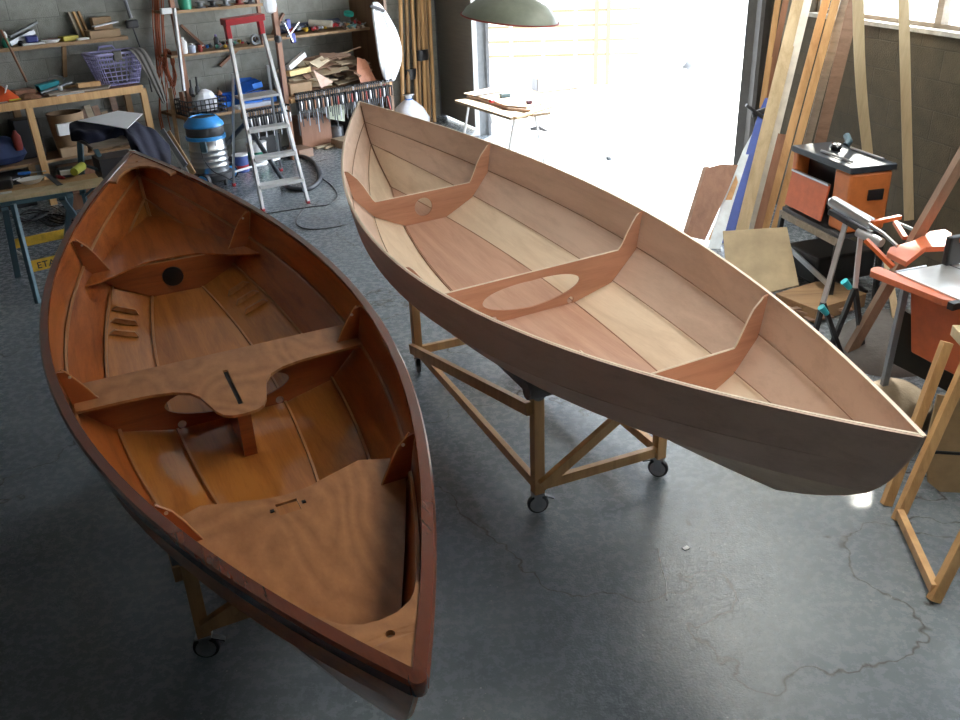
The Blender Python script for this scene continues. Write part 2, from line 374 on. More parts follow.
def make_boat(root, P):
    """P: materials and options"""
    def strip(k, sd):
        rows = []
        for t in TS:
            row = [strip_pt(t, k, a/4) for a in range(5)]
            rows.append([V((p.x, p.y*sd, p.z)) for p in row])
        m = M().grid(rows)
        if sd > 0: m.f = [f[::-1] for f in m.f]
        return m
    rows = [[V((lev(t, 0).x, lev(t, 0).y*j/3, lev(t, 0).z)) for j in range(-3, 4)] for t in TS]
    mb = M().grid(rows)
    # all outer faces wind outward, so thickness grows inward
    mb.build('bottom_plank', P['bottom'], root, local=True, solid=.009, offset=-1, smooth=True)
    for sd in (1, -1):
        for k, nm in enumerate(('garboard_plank', 'middle_plank', 'sheer_plank')):
            m = strip(k, sd); m.build(nm, P['planks'][k], root, local=True, solid=.007, offset=-1, smooth=True)
    # seams / fillets along the chines
    for k in range(3):
        for sd in ((1, -1)):
            pts = []
            for t in TS[1:-1]:
                p = lev(t, k); pts.append(V((p.x*.998, (p.y-.006)*sd, p.z+.009)))
            M().tube(pts, P['seam_r'], 5).build('seam_fillet', P['seam'], root, local=True)
    for e in (1, -1):
        pts = [V((e*(lev(1, 0).x-.01), 0, lev(1, 0).z+.01))] + [V(strip_pt(e, k, a/4)) - V((e*.016, 0, -.004)) for k in range(3) for a in range(5)]
        M().tube(pts[:-1], P['stem_r'], 6).build('stem_fillet', P['seam'], root, local=True)
    for i, x in enumerate(ST):
        holes = []
        if i == 0: holes = [ell(x, -.008, .142, .056, .056)]
        if i == 1: holes = [ell(x, 0, .113, .258, .068, 40)] + [ell(x, s*.205, .028, .018, .018, 14) for s in (1, -1)]
        if i == 1:
            for h in holes[:1]:
                for p in h: p.z += .012*(abs(p.y)/.258)
        b = M().prism(bulk_poly(i, x, .014 if P['fit'] else .002), (.008, 0, 0), holes).build(['stern_bulkhead', 'middle_bulkhead', 'bow_bulkhead'][i], P['bulk'], root, local=True)
        # pale plywood edge on the top
        half = [(lvx(x, 3).y-.03, lvx(x, 3).z-.01)] + EARS[i]
        top = [V((x+.004, y, z+.001)) for y, z in half] + [V((x+.004, -y, z+.001)) for y, z in reversed(half)]
        M().tube(top, .0042, 5).build('bulkhead_edge', P['edge'], b, local=True)
        if P['fit'] and i == 0: M().lathe((x-.004, -.008, .142), [(.054, 0), (.054, .014), (.045, .016), (0, .016)], (1, 0, 0), 28).build('hatch_cover', m_black, b, local=True, smooth=True)
        if P['fit']:
            for sd in (1, -1):
                pts = [V((x+.004, (lvx(x, k).y-.012)*sd, lvx(x, k).z+.008-(.03 if k == 3 else 0))) for k in range(4)]
                M().tube([p+V((-.008, 0, 0)) for p in pts], .006, 5).build('corner_fillet', P['seam'], b, local=True)
                yk, zk = half[1]
                M().lathe((x-.001, (lvx(x, 3).y-.055)*sd, lvx(x, 3).z-.045), [(.006, -.002), (.006, .011)], (1, 0, 0), 12).build('eyelet', m_alu, b, local=True)
    if not P['fit']:
        for sd in (1, -1):
            pts = [V((lev(t, 3).x, (lev(t, 3).y-.0035)*sd, lev(t, 3).z)) for t in TS]
            m = M()
            for a, b in zip(pts[:-1], pts[1:]): m.beam(a, b, .008, .003)
            m.build('lit_sheer_edge', P['edge'], root, local=True)  # pale strip paints the brightly lit rim of the ply
        return
    # ---- fitted boat: rub rails, seats, trunk, hooks, braces
    for sd in (1, -1):
        rows = []
        for t in TS:
            p = lev(t, 3); n = V((0, sd, 0))
            t2 = min(1, t+.01); t1 = max(-1, t-.01); d = (V((lev(t2, 3).x, lev(t2, 3).y*sd, 0))-V((lev(t1, 3).x, lev(t1, 3).y*sd, 0))).normalized()
            n = V((-d.y, d.x, 0))*sd; c = V((p.x, p.y*sd, p.z))
            rows.append([c+n*-.014+V((0, 0, .0)), c+n*-.012+V((0, 0, .009)), c+n*.018+V((0, 0, .009)), c+n*.024+V((0, 0, .001)), c+n*.022+V((0, 0, -.028)), c+n*.0+V((0, 0, -.03)), c+n*-.014+V((0, 0, .0))])
        M().grid(rows).build('rub_rail', m_rub, root, local=True, smooth=True)
    for e in (1, -1):
        M().lathe((e*(HL+.004), 0, lev(1, 3).z+.006), [(.018, -.034), (.021, 0), (.018, .005)], n=16).build('stem_cap', m_rub, root, local=True, smooth=True)
    # stern seat
    def outline(front, x_end, z, inset=.01, n=26):
        """front: list of (y,x) for y>=0 from centre outwards; x_end: far apex side"""
        xe = front[-1][1]; side = []
        sg = 1 if x_end > xe else -1
        for i in range(n+1):
            x = xe+(x_end-xe)*i/n; w = hw(x, z, inset)
            if w > .004: side.append((x, w))
        R_ = [(x, y) for y, x in front[:-1]] + side
        return [V((x, y, z)) for x, y in R_] + [V((x, -y, z)) for x, y in reversed(R_[1:])] if R_[0][1] == 0 else [V((x, y, z)) for x, y in R_] + [V((x, -y, z)) for x, y in reversed(R_)]
    z = .230
    M().prism(outline([(0, -1.24), (.07, -1.238), (.14, -1.225), (.22, -1.175), (.3, -1.11), (.38, -1.07), (.43, -1.05)], -2.08, z), (0, 0, .009)).build('stern_seat', m_hull, root, local=True)
    z = .262
    hole = [V((1.205, -.05, z)), V((1.265, -.05, z)), V((1.265, .018, z)), V((1.205, .018, z))]
    bs = M().prism(outline([(0, 1.17), (.07, 1.163), (.15, 1.135), (.26, 1.10), (.34, 1.085)], 2.05, z), (0, 0, .01), [hole]).build('bow_seat', m_seat, root, local=True)
    mm = M()
    for y in (-.066, .034):
        mm.box((1.235, y, z+.012), (.012, .012, .004))
    mm.build('mast_bolt', m_black, bs, local=True)
    z = .224
    fr = [(0, .555), (.045, .55), (.075, .53), (.095, .49), (.11, .43), (.13, .35), (.16, .30), (.22, .262), (.30, .242), (.40, .235)]
    wf = hw(.235, z, .012); wa = hw(.01, z, .012)
    half = [V((x, y, z)) for y, x in fr] + [V((.235, wf, z)), V((.12, hw(.12, z, .012), z)), V((.01, wa, z))]
    out = half + [V((p.x, -p.y, p.z)) for p in reversed(half[1:])]
    slot = [V((.18, -.009, z)), V((.48, -.009, z)), V((.48, .009, z)), V((.18, .009, z))]
    th = M().prism(out, (0, 0, .012), [slot]).build('thwart', m_seat, root, local=True)
    M().prism([p+V((0, 0, .0)) for p in slot], (0, 0, .003)).build('slot_shade_fill', m_black, th, local=True)  # black fill stands for the shade inside the slot
    m = M(); m.box((.33, .016, .117), (.33, .012, .212)); m.box((.33, -.016, .117), (.33, .012, .212)); m.box((.499, 0, .115), (.02, .05, .208)); m.box((.165, 0, .115), (.02, .05, .2))
    m.build('centreboard_trunk', m_bulk1, root, local=True)
    # breasthooks
    def hook(e):
        xo = 2.045 if e > 0 else -2.02
        n = 12; zt = .0
        up = []
        xs = [xo + (e*HL-e*.02-xo)*i/n for i in range(n+1)]
        if e > 0: front = [(0, 2.075), (.04, 2.07), (.08, 2.045), (.10, 2.02), (.118, 1.985)]
        else: front = [(0, -2.06), (.05, -2.045), (.09, -2.01), (.125, -1.95), (.15, -1.87)]
        side = []
        x0 = front[-1][1]
        for i in range(n+1):
            x = x0+(e*(HL-.012)-x0)*i/n; p = lvx(x, 3); side.append((x, max(.003, p.y-.009), p.z))
        pts = [(x, y) for y, x in front] + [(x, y) for x, y, _ in side[1:]]
        def zz(x): return lvx(x, 3).z-.011
        ring = [V((x, y, zz(x))) for x, y in pts] + [V((x, -y, zz(x))) for x, y in reversed(pts[1:] if pts[0][1] == 0 else pts)]
        hc = 2.13*e
        hole = [V((hc+.011*math.cos(a), .011*math.sin(a), zz(hc))) for a in [2*math.pi*j/12 for j in range(12)]]
        M().prism(ring, (0, 0, .014), [hole]).build('breasthook', m_seat, root, local=True)
    hook(1); hook(-1)
    # foot braces: three cleats a side on the garboards
    for sd in (1, -1):
        for x in (-.99, -.87, -.75):
            w0 = lvx(x, 0).y; w1 = lvx(x, 1).y; z0 = lvx(x, 0).z; z1 = lvx(x, 1).z
            a = V((x, (w0+(w1-w0)*.3)*sd, z0+(z1-z0)*.3)); b = V((x, (w0+(w1-w0)*.92)*sd, z0+(z1-z0)*.92)); d = (b-a).normalized(); nrm = V((0, -d.z*sd, d.y*sd)).normalized()
            if nrm.z < 0: nrm = -nrm
            a += nrm*.006; b += nrm*.006
            M().prism([a, b, b-d*.022+nrm*.024, a+d*.022+nrm*.024], (.018, 0, 0)).build('foot_brace_cleat', m_seat, root, local=True)
def boat_matrix(x, y, z, yaw, tr, hl):
    a, b, c = R(yaw), R(tr), R(hl)
    ry = Matrix(((math.cos(b), 0, -math.sin(b)), (0, 1, 0), (math.sin(b), 0, math.cos(b))))
    m = Matrix.Rotation(a, 3, 'Z') @ ry @ Matrix.Rotation(c, 3, 'X')
    return Matrix.Translation((x, y, z)) @ m.to_4x4()
B1 = boat_matrix(-1.1259, 3.3596, .6366, -64.906, -2.386, .3835)
B2 = boat_matrix(.1950, 3.9526, .7929, -66.309, -2.242, 2.653)
boat1 = thing('rowing_boat', 'varnished red-brown wooden rowing boat with seats, resting on its cart at the left', 'boat', mat=B1)
make_boat(boat1, dict(bottom=m_hull_bottom, planks=[m_hull_bottom, m_hull, m_hull], seam=m_fillet, seam_r=.008, stem_r=.012, bulk=m_bulk1, edge=m_fillet, fit=True))
boat2 = thing('rowing_boat', 'unfinished bare plywood boat hull without seats, on the trolley in the middle', 'boat', mat=B2)
make_boat(boat2, dict(bottom=m_raw_pink, planks=[m_raw_pale, m_raw, m_raw], seam=m_seam, seam_r=.0022, stem_r=.004, bulk=m_bulk2, edge=m_edge, fit=False))

# ---- wheeled carts
def caster(root, p, ang, name='caster'):
    p = V(p); d = V((math.cos(ang), math.sin(ang), 0)); s = V((-d.y, d.x, 0))
    w = M().lathe(p+V((0, 0, .05))-s*.014, [(.035, 0), (.048, .003), (.05, .008), (.05, .02), (.048, .025), (.035, .028)], s, 24).build('wheel', m_dark, root, smooth=True)
    M().lathe(p+V((0, 0, .05))-s*.017, [(.038, 0), (.038, .034)], s, 20).build('hub', m_alu, w, smooth=True)
    m = M()
    for k in (-.02, .02): m.obox(p+s*k+V((0, 0, .075)), d*.018, s*.0015, V((0, 0, .034)))
    m.obox(p+V((0, 0, .108)), d*.03, s*.028, V((0, 0, .004))); m.build('caster_fork', m_steel, root)
    M().obox(p+d*.05+V((0, 0, .085)), (d*.6-UZ*.25)*.04, s*.012, UZ*.003).build('brake_pedal', m_black, root)
def cart(mw, label, hp, padz, woodm, tall):
    r = thing('boat_trolley', label, 'trolley', mat=mw)
    def L(x, y, z): return mw @ V((x, y, z))
    X, Y = .81, .33
    for sx in (1, -1):
        for sy in (1, -1):
            M().beam(L(sx*X, sy*Y, .113), L(sx*X, sy*Y, hp), .05, .05, up=mw.to_3x3() @ V((1, 0, 0))).build('post', woodm, r, bevel=.002)
            caster(r, L(sx*X, sy*Y, 0), .6+sx*.8+sy*1.3)
    for sy in (1, -1):
        M().beam(L(-X, sy*(Y+.0), .15), L(X, sy*(Y+.0), .15), .03, .05).build('long_rail', woodm, r, bevel=.002)
        M().beam(L(-X, sy*(Y+.038), .17), L(X, sy*(Y+.038), hp-.06), .03, .06).build('diagonal_brace', woodm, r, bevel=.002)
        M().tube([L(-X-.03, sy*Y, hp+.02), L(X+.03, sy*Y, hp+.02)], .036, 10).build('carpet_wrapped_rail', m_carpet, r, smooth=True)
    for sx in (1, -1):
        M().beam(L(sx*X, -Y, .15), L(sx*X, Y, .15), .03, .05).build('cross_rail', woodm, r, bevel=.002)
        M().beam(L(sx*(X+.038), -sx*Y*1, .17), L(sx*(X+.038), sx*Y, hp-.03), .03, .05).build('diagonal_brace', woodm, r, bevel=.002)
        M().tube([L(sx*X, -Y-.05, hp+.03), L(sx*X, 0, hp+.02), L(sx*X, Y+.05, hp+.03)], .04, 10).build('carpet_wrapped_bar', m_carpet, r, smooth=True)
        a = L(sx*X, 0, hp+.04); b = L(sx*X, 0, padz(sx))
        M().beam(a, b, .06, .3, up=mw.to_3x3() @ V((0, 1, 0))).build('support_block', woodm, r, bevel=.003)
c2 = Matrix.Translation((.235, 4.185, 0)) @ Matrix.Rotation(R(-67.5), 4, 'Z')
cart(c2, 'pine trolley on casters carrying the bare plywood hull', .62, lambda s: .79-s*.035, m_pine, True)
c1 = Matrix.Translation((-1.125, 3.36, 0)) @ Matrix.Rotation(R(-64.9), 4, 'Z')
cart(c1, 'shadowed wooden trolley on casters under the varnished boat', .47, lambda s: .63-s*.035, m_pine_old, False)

# ================================================================== ROOM
def framed(name, mw, boxes, mat):
    m = M()
    for (a, b, c, d, e, f) in boxes: m.hexa([V(p) for p in ((a, c, e), (b, c, e), (b, d, e), (a, d, e), (a, c, f), (b, c, f), (b, d, f), (a, d, f))])
    me = bpy.data.meshes.new(name); me.from_pydata([tuple(p) for p in m.v], [], m.f); me.update(); me.materials.append(mat)
    o = bpy.data.objects.new(name, me); COL.objects.link(o); o.matrix_world = mw; ROOT[o.name] = mw.copy(); o['kind'] = 'structure'; return o
TOP = 3.2
WM = Matrix.Translation(WO) @ Matrix.Rotation(math.atan2(.643, .766), 4, 'Z')
J = V((2.8, 8.6, 0))                       # right jamb of the big doorway
w_end = 2.62                               # where the shelf wall stops
framed('wall_left', WM, [(-9.5, w_end, .8, 1.0, 0, TOP)], m_block)
PW = W(w_end, .8, 0)
# right wall with window band
RM = Matrix.Translation(J) @ Matrix.Rotation(R(-80), 4, 'Z')
SILL, HEAD = 1.72, 2.5
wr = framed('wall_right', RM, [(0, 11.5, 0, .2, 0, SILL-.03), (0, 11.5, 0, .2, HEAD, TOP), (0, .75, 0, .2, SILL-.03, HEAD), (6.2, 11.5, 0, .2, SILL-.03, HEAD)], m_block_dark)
k = 1
for a, b in ((.75, 2.3), (2.3, 3.8), (3.8, 6.2)):
    fr = framed('window_%d' % k, RM, [(a, b, .06, .12, HEAD-.04, HEAD), (a, a+.035, .06, .12, SILL, HEAD), (b-.035, b, .06, .12, SILL, HEAD), (a, b, .06, .12, SILL, SILL+.03)], m_grey_wood)
    p = M().box(((a+b)/2, .09, (SILL+HEAD)/2), (b-a-.05, .004, HEAD-SILL-.06)).build('window_pane', m_glass, fr, local=True); k += 1
framed('trim_1', RM, [(.75, 6.2, -.03, .2, SILL-.03, SILL)], plain('sill_cement', (.5, .48, .44), .8, var=.3))
# floor
def poly_floor(name, pts, z0, z1, mat):
    m = M().prism([V((*p, z0)) for p in pts], (0, 0, z1-z0)); me = bpy.data.meshes.new(name)
    me.from_pydata([tuple(p) for p in m.v], [], m.f); me.update()
    import bmesh
    bm = bmesh.new(); bm.from_mesh(me); bmesh.ops.recalc_face_normals(bm, faces=bm.faces); bm.to_mesh(me); bm.free()
    me.materials.append(mat); o = bpy.data.objects.new(name, me); COL.objects.link(o); o['kind'] = 'structure'; return o
PE = RM @ V((11.4, 0, 0)); PL = W(-9.4, .8, 0)
back_y = -2.6
pts = [(PW.x, PW.y), (J.x, J.y), (PE.x, PE.y), (-9.0, PE.y), (PL.x, PL.y)]
poly_floor('floor', [(PW.x, PW.y), (J.x+.2, J.y), (PE.x+.2, PE.y-.3), (PL.x-.4, PE.y-.3), (PL.x-.4, PL.y+.1)], -.1, 0, m_floor)
ADDED_SKYLIGHTS = [(.9, 1.9, 1.0, 2.9), (.9, 2.0, 3.2, 5.0), (1.6, 2.7, 5.3, 7.7)]  # added skylight openings, out of view, to brighten the boats
def roof():
    out = [V((x, y, TOP)) for x, y in ((PW.x, PW.y), (J.x+.25, J.y), (PE.x+.25, PE.y-.3), (PL.x-.4, PE.y-.3), (PL.x-.4, PL.y+.1))]
    m = M().prism(out, (0, 0, .12), [[V((a, c, TOP)), V((b, c, TOP)), V((b, d, TOP)), V((a, d, TOP))] for a, b, c, d in ADDED_SKYLIGHTS])
    o = m.build('ceiling', m_ceiling); o['kind'] = 'structure'
roof()
def added_sheet_mat():
    m, t, b = nt('added_translucent_sheet'); t.nodes.remove(b)
    tr = N(t, 'ShaderNodeBsdfTranslucent'); tr.inputs[0].default_value = (.68, .655, .61, 1); t.links.new(tr.outputs[0], t.nodes['Material Output'].inputs[0]); return m
m_added_roofsheet = added_sheet_mat()
for i, (a, b, c, d) in enumerate(ADDED_SKYLIGHTS): framed('window_%d' % (i+5), Matrix.Identity(4), [(a-.02, b+.02, c-.02, d+.02, TOP+.125, TOP+.13)], m_added_roofsheet)  # added unseen roof sheets that let in extra daylight, not seen windows
framed('wall_back', Matrix.Identity(4), [(PL.x-.4, PE.x+.25, PE.y-.3, PE.y-.1, 0, TOP)], m_block)
framed('wall_side', Matrix.Identity(4), [(PL.x-.4, PL.x-.2, PE.y, PL.y+.1, 0, TOP)], m_block)
# head wall over the doorway
DM = Matrix.Translation(J) @ Matrix.Rotation(math.atan2(PW.y-J.y, PW.x-J.x), 4, 'Z'); DL = (PW-J).length
framed('wall_front', DM, [(0, DL, -.2, 0, 2.75, TOP)], m_block)
# right jamb: block pier and dark door edge strips
pm = M()
s = aty(803, 60, 8.1)
framed('trim_2', Matrix.Translation((2.66, 8.66, 0)) @ Matrix.Rotation(R(-50), 4, 'Z'), [(0, .10, -.05, .1, 0, 2.75), (.16, .2, -.07, .06, 0, 2.75)], plain('jamb_dark', (.09, .085, .08), .6))
framed('trim_3', Matrix.Translation((3.0, 8.2, 0)) @ Matrix.Rotation(R(-50), 4, 'Z'), [(-.12, .22, -.12, .12, 0, TOP)], m_block)
# left: dark frame and the slatted grey door leaf folded inwards, white door post
dl = thing('folding_door', 'grey slatted door leaf folded open beside the doorway', 'door', (-.43, 13.4, 0))
a = V((-.40, 13.25, 0)); b = V((.10, 12.03, 0)); n = (b-a).normalized(); sd = V((n.y, -n.x, 0))
M().obox((a+b)/2+UZ*1.42, (b-a)/2, sd*.02, UZ*1.38).build('door_leaf', m_slat, dl)
m = M()
for i in range(26): m.obox((a+b)/2+sd*-.022+UZ*(.12+i*.105), (b-a)/2*.96, sd*.004, UZ*.046)
m.build('slats', m_slat, dl, bevel=.004)
M().beam(a-n*.03-sd*.03, a-n*.03-sd*.03+UZ*2.75, .1, .1).build('side_frame', m_dark, dl)
M().obox((a+b)/2-sd*.03+UZ*.06, (b-a)/2, sd*.01, UZ*.03).build('bottom_rail', m_black, dl)
po = thing('door_post', 'white edged metal post at the left side of the doorway', 'post', (.22, 11.62, 0))
q = V((.17, 11.75, 0))
M().beam(q+V((-.07, 0, 0)), q+V((-.07, 0, 2.75)), .06, .06).build('outer_flange', m_white, po)
M().beam(q+V((.02, .02, 0)), q+V((.02, .02, 2.75)), .12, .03, up=(0, 1, 0)).build('web', m_grey, po)
M().beam(q+V((.095, 0, 0)), q+V((.095, 0, 2.75)), .04, .04).build('inner_flange', m_zinc, po)

# ================================================================== OUTSIDE
framed('trim_4', Matrix.Identity(4), [(-14, 40, 7.5, 45, -.16, -.012)], m_gravel)
bpy.data.objects['trim_4'].name = 'floor_outside'
# fence panel, seen past the door post
fe = thing('garden_fence', 'sunlit wooden board fence outside, left of the doorway view', 'fence', (1.2, 15.2, 0))
fa = V((-.2, 15.9, 0)); fb = V((2.38, 15.5, 0)); fd = (fb-fa).normalized()
m = M()
for i in range(9): m.obox((fa+fb)/2+UZ*(.38+i*.235), (fb-fa)/2, V((-fd.y, fd.x, 0))*(.012), UZ*.105)
m.build('boards', m_fence, fe, bevel=.003)
m2 = M()
for i in range(9):
    for k in range(-1, 5): m2.obox(fa+fd*(.55*k+.7)+V((fd.y, -fd.x, 0))*.02+UZ*(.50+i*.235), fd*.25, V((-fd.y, fd.x, 0))*.004, UZ*.02)
m2.build('battens', wood('fence_brown', (.13, .095, .05), (.17, .125, .07)), fe)
for t in (2.42, 2.62): M().beam(fa+fd*t+UZ*0, fa+fd*t+UZ*2.6, .07, .07).build('post', wood('fence_brown', (.13, .095, .05), (.17, .125, .07)), fe)
bx = thing('timber_sleeper', 'long pale wooden box lying at the foot of the fence', 'box', (1.5, 15, 0))
p0 = atz(539, 93, 0); p1 = atz(582, 88, 0); dd = (p1-p0).normalized(); nn = V((-dd.y, dd.x, 0))
M().obox((p0+p1)/2+nn*.14+UZ*.12, (p1-p0)/2, nn*.13, UZ*.118).build('body', m_lumber, bx, bevel=.006)
M().obox(p0-dd*.008+nn*.14+UZ*.12, dd*.006, nn*.11, UZ*.095).build('end_cap', m_dark, bx)
# white wall added far behind for the overexposed white view
one('added_white_wall', 'white wall added for the overexposed view far outside the doorway', 'wall', M().box((8, 24, 1.6), (22, .25, 3.2)), m_render)
# sawhorse coloured white to look overexposed, with a small tool on it
sh = thing('sawhorse', 'sawhorse coloured white as if overexposed, standing outside on the gravel', 'sawhorse', (2.6, 10.6, 0))
tA = V((2.40, 10.95, .8)); tB = V((2.95, 10.6, .8))
M().beam(tA-V((.1, -.06, 0)), tB+V((.1, -.06, 0)), .08, .06).build('top_beam', m_white, sh, bevel=.004)
for tt, off in ((tA, -.22), (tA, .22), (tB, -.22), (tB, .22)):
    dn = V((.54, .84, 0)); M().beam(tt-UZ*.02, V((tt.x, tt.y, 0))+dn*off, .06, .03).build('leg', m_white, sh)
g = thing('circular_saw', 'pale hand power saw lying on the sawhorse outside', 'saw', (2.66, 10.78, .83))
M().lathe((2.66, 10.74, .93), [(.08, 0), (.085, .02), (.03, .05)], (0, -1, .3), 20).build('blade_guard', m_zinc, g, smooth=True)
M().tube([(2.56, 10.78, .9), (2.66, 10.80, .93), (2.80, 10.80, .93)], [.03, .045, .04], 10).build('motor_body', m_grey, g, smooth=True)
M().box((2.66, 10.78, .835), (.24, .12, .008)).build('base_plate', m_steel, g)
M().tube([atz(640, 150, .005), atz(655, 143, .005), atz(662, 132, .005), atz(690, 128, .005), atz(720, 128, .005)], .012, 6)
one('power_cable', 'thin cable curling on the sunlit ground near the sawhorse', 'cable', M().tube([atz(640, 151, -.003), atz(650, 147, -.003), atz(658, 140, -.003), atz(668, 133, -.003), atz(684, 130, -.003)], .009, 6), m_grey)
one('stone', 'small dark stone lying on the sunlit floor behind the bare hull', 'stone', M().lathe(atz(609, 159, 0), [(.02, 0), (.04, .01), (.035, .03), (.01, .045)], n=9), m_grey)
# work table with cut panels inside the doorway
wt = thing('folding_worktable', 'sunlit folding work table in the doorway behind the bare hull', 'table', (.4, 9.7, 0))
ta, tb = V((.05, 10.15, 0)), V((.62, 9.0, 0)); td = (tb-ta).normalized(); tn = V((td.y, -td.x, 0))
for sgn in (1, -1):
    M().obox((ta+tb)/2+tn*(.13*sgn)+UZ*.74, (tb-ta)/2, tn*.11, UZ*.015).build('jaw', m_lumber, wt, bevel=.003)
for e in (ta+td*.12, tb-td*.12):
    for sgn in (1, -1): M().beam(e+tn*.12*sgn+UZ*.72, e+tn*.28*sgn, .022, .02).build('leg', m_white, wt)  # legs coloured white to look overexposed
pz = .757
pan = [atz(464, 97, pz), atz(490, 91.5, pz), atz(530, 95, pz), atz(546, 106, pz), atz(527, 111, pz), atz(505, 109, pz), atz(492, 104, pz), atz(478, 100, pz)]
one('curved_panel', 'curved edged plywood panel lying uppermost on the doorway work table', 'board', M().prism([p+V((0, 0, .032)) for p in pan], (0, 0, .01)), m_raw_pale)
one('curved_panel', 'wider plywood board lying under the curved panel on the doorway table', 'board', M().prism([V((p.x+.03, p.y-.06, pz+.002)) for p in pan], (0, 0, .022)), m_raw)
one('wood_batten', 'light batten sticking out of the doorway table to the right', 'batten', M().beam(atz(515, 118, pz+.052), atz(551, 107, pz+.052), .04, .02), m_pine)
sp = thing('bar_clamp', 'dark bar clamp lying on the curved panel in the doorway', 'clamp', atz(490, 95, .82))
M().tube([atz(474, 96, .812), atz(503, 91, .812)], .011, 6).build('bar', m_dark, sp)
M().box(atz(505, 95, .822), (.12, .07, .04), .4).build('jaw', m_bluesteel, sp, bevel=.006)
M().box(atz(492, 101, .82), (.07, .04, .035), .9).build('grip', m_red, sp, bevel=.01)
one('router_bit_box', 'small dark purple block at the right of the curved panel', 'tool', M().box(atz(529, 102, .818), (.06, .05, .035), .3), plain('dusky_purple', (.09, .03, .06), .5), bevel=.006)
one('electric_drill', 'black hand drill on the sunlit floor by the doorway table', 'drill', M().tube([atz(530, 129, .05), atz(540, 128, .06), atz(547, 131, .05)], [.02, .035, .015], 10), m_dark)

# hanging lamp shade
lp = thing('pendant_lamp', 'wide grey-green dome lamp shade hanging above the doorway', 'lamp', aty(512, 0, 7.0))
lc = aty(510, 19, 6.5); rad = .345
ax = V((.12, -.05, 1)).normalized()
M().lathe(lc, [(rad, 0), (rad*.98, .012), (rad*.9, .055), (rad*.72, .105), (rad*.45, .145), (.1, .175), (.05, .19), (.04, .3), (.0, .31)], ax, 48).build('lamp_shade', plain('enamel_grey_green', (.21, .23, .18), .45), lp, smooth=True)
M().tube([lc+ax*.005+V((rad*math.cos(a)*.995, rad*math.sin(a)*.995, -rad*(math.cos(a)*.12-math.sin(a)*.05))) for a in [2*math.pi*i/48 for i in range(48)]], .006, 6, closed=True).build('rim', m_red_dark, lp)
M().lathe(lc+ax*.04, [(.0, -.02), (.04, .0), (.05, .04), (.03, .09), (.03, .15)], ax, 16).build('bulb', m_white, lp, smooth=True)
M().tube([lc+ax*.3, V((lc.x+.04, lc.y, TOP))], .006, 6).build('cord', m_black, lp)

# ================================================================== LEFT WALL: shelves, bench
wb = thing('workbench', 'long wooden workbench along the block wall, its top crowded', 'workbench', W(-2.8, .5, 0))
M().wbox(-4.6, -2.0, .2, .79, 1.045, 1.085).build('bench_top', m_redwood, wb)
M().wbox(-4.6, -2.0, .17, .2, 1.01, 1.088).build('front_rail', m_pine, wb, bevel=.002)
for s_ in (-4.45, -3.18, -1.99):
    M().wbox(s_-.035, s_+.035, .2, .24, 0, 1.045).build('leg', m_pine, wb, bevel=.002)
    M().wbox(s_-.035, s_+.035, .72, .76, 0, 1.045).build('leg', m_pine_old, wb)
M().wbox(-4.6, -2.06, .26, .72, .43, .455).build('lower_shelf', m_shelfwood, wb)
ws = thing('wall_shelf', 'narrow shelf board on the block wall above the workbench', 'shelf', W(-2.6, .7, 1.55))
M().wbox(-4.6, -1.93, .5, .79, 1.53, 1.565).build('shelf_board', m_shelfwood, ws)
M().beam(W(-2.6, .77, 1.2), W(-2.6, .56, 1.53), .04, .03).build('bracket', m_shelfwood, ws)
M().beam(W(-3.9, .77, 1.2), W(-3.9, .56, 1.53), .04, .03).build('bracket', m_shelfwood, ws)

SU = thing('shelving_unit', 'long wooden shelving unit along the block wall behind the stepladder', 'shelves', W(-.2, .4, 0))
M().wbox(-1.5, -.32, .35, .79, 1.755, 1.785).build('shelf_board', m_shelfwood, SU)
M().wbox(-1.55, -.37, .35, .79, 1.30, 1.325).build('shelf_board', m_shelfwood, SU)
M().wbox(-.33, 1.15, .35, .79, 1.36, 1.39).build('shelf_board', m_shelfwood, SU)
M().wbox(-1.62, -.4, .05, .79, .655, .685).build('shelf_board', m_shelfwood, SU)
M().wbox(-.34, 1.15, .0, .79, .70, .74).build('shelf_board', m_shelfwood, SU)
M().wbox(-.40, -.34, .0, .05, 0, 1.78).build('post', m_redwood, SU)
M().wbox(-1.45, -1.40, .35, .40, 0, 1.9).build('post', m_redwood, SU)
M().wbox(-.40, -.36, .36, .4, 1.3, 1.9).build('post', m_redwood, SU)
M().wbox(1.15, 1.19, .0, .79, 0, 1.95).build('side_panel', wood('dark_side_panel', (.12, .06, .03), (.2, .11, .06), axis=2), SU)
for (sa, za, sb, zb) in ((-1.2, 1.6, -.95, 1.33), (-.1, 2.1, -.45, 1.75), (-.8, 1.1, -.5, 1.3), (.15, 1.62, -.05, 1.39)):
    M().beam(W(sa, .76, za), W(sb, .74, zb), .04, .03).build('brace', m_redwood, SU)
M().beam(W(-.34, -.02, .70), W(1.15, -.02, .72), .03, .05).build('clamp_rail', m_pine, SU)
M().beam(W(-1.0, -.02, .62), W(-.40, -.02, .62), .03, .05).build('clamp_rail', m_pine_old, SU)

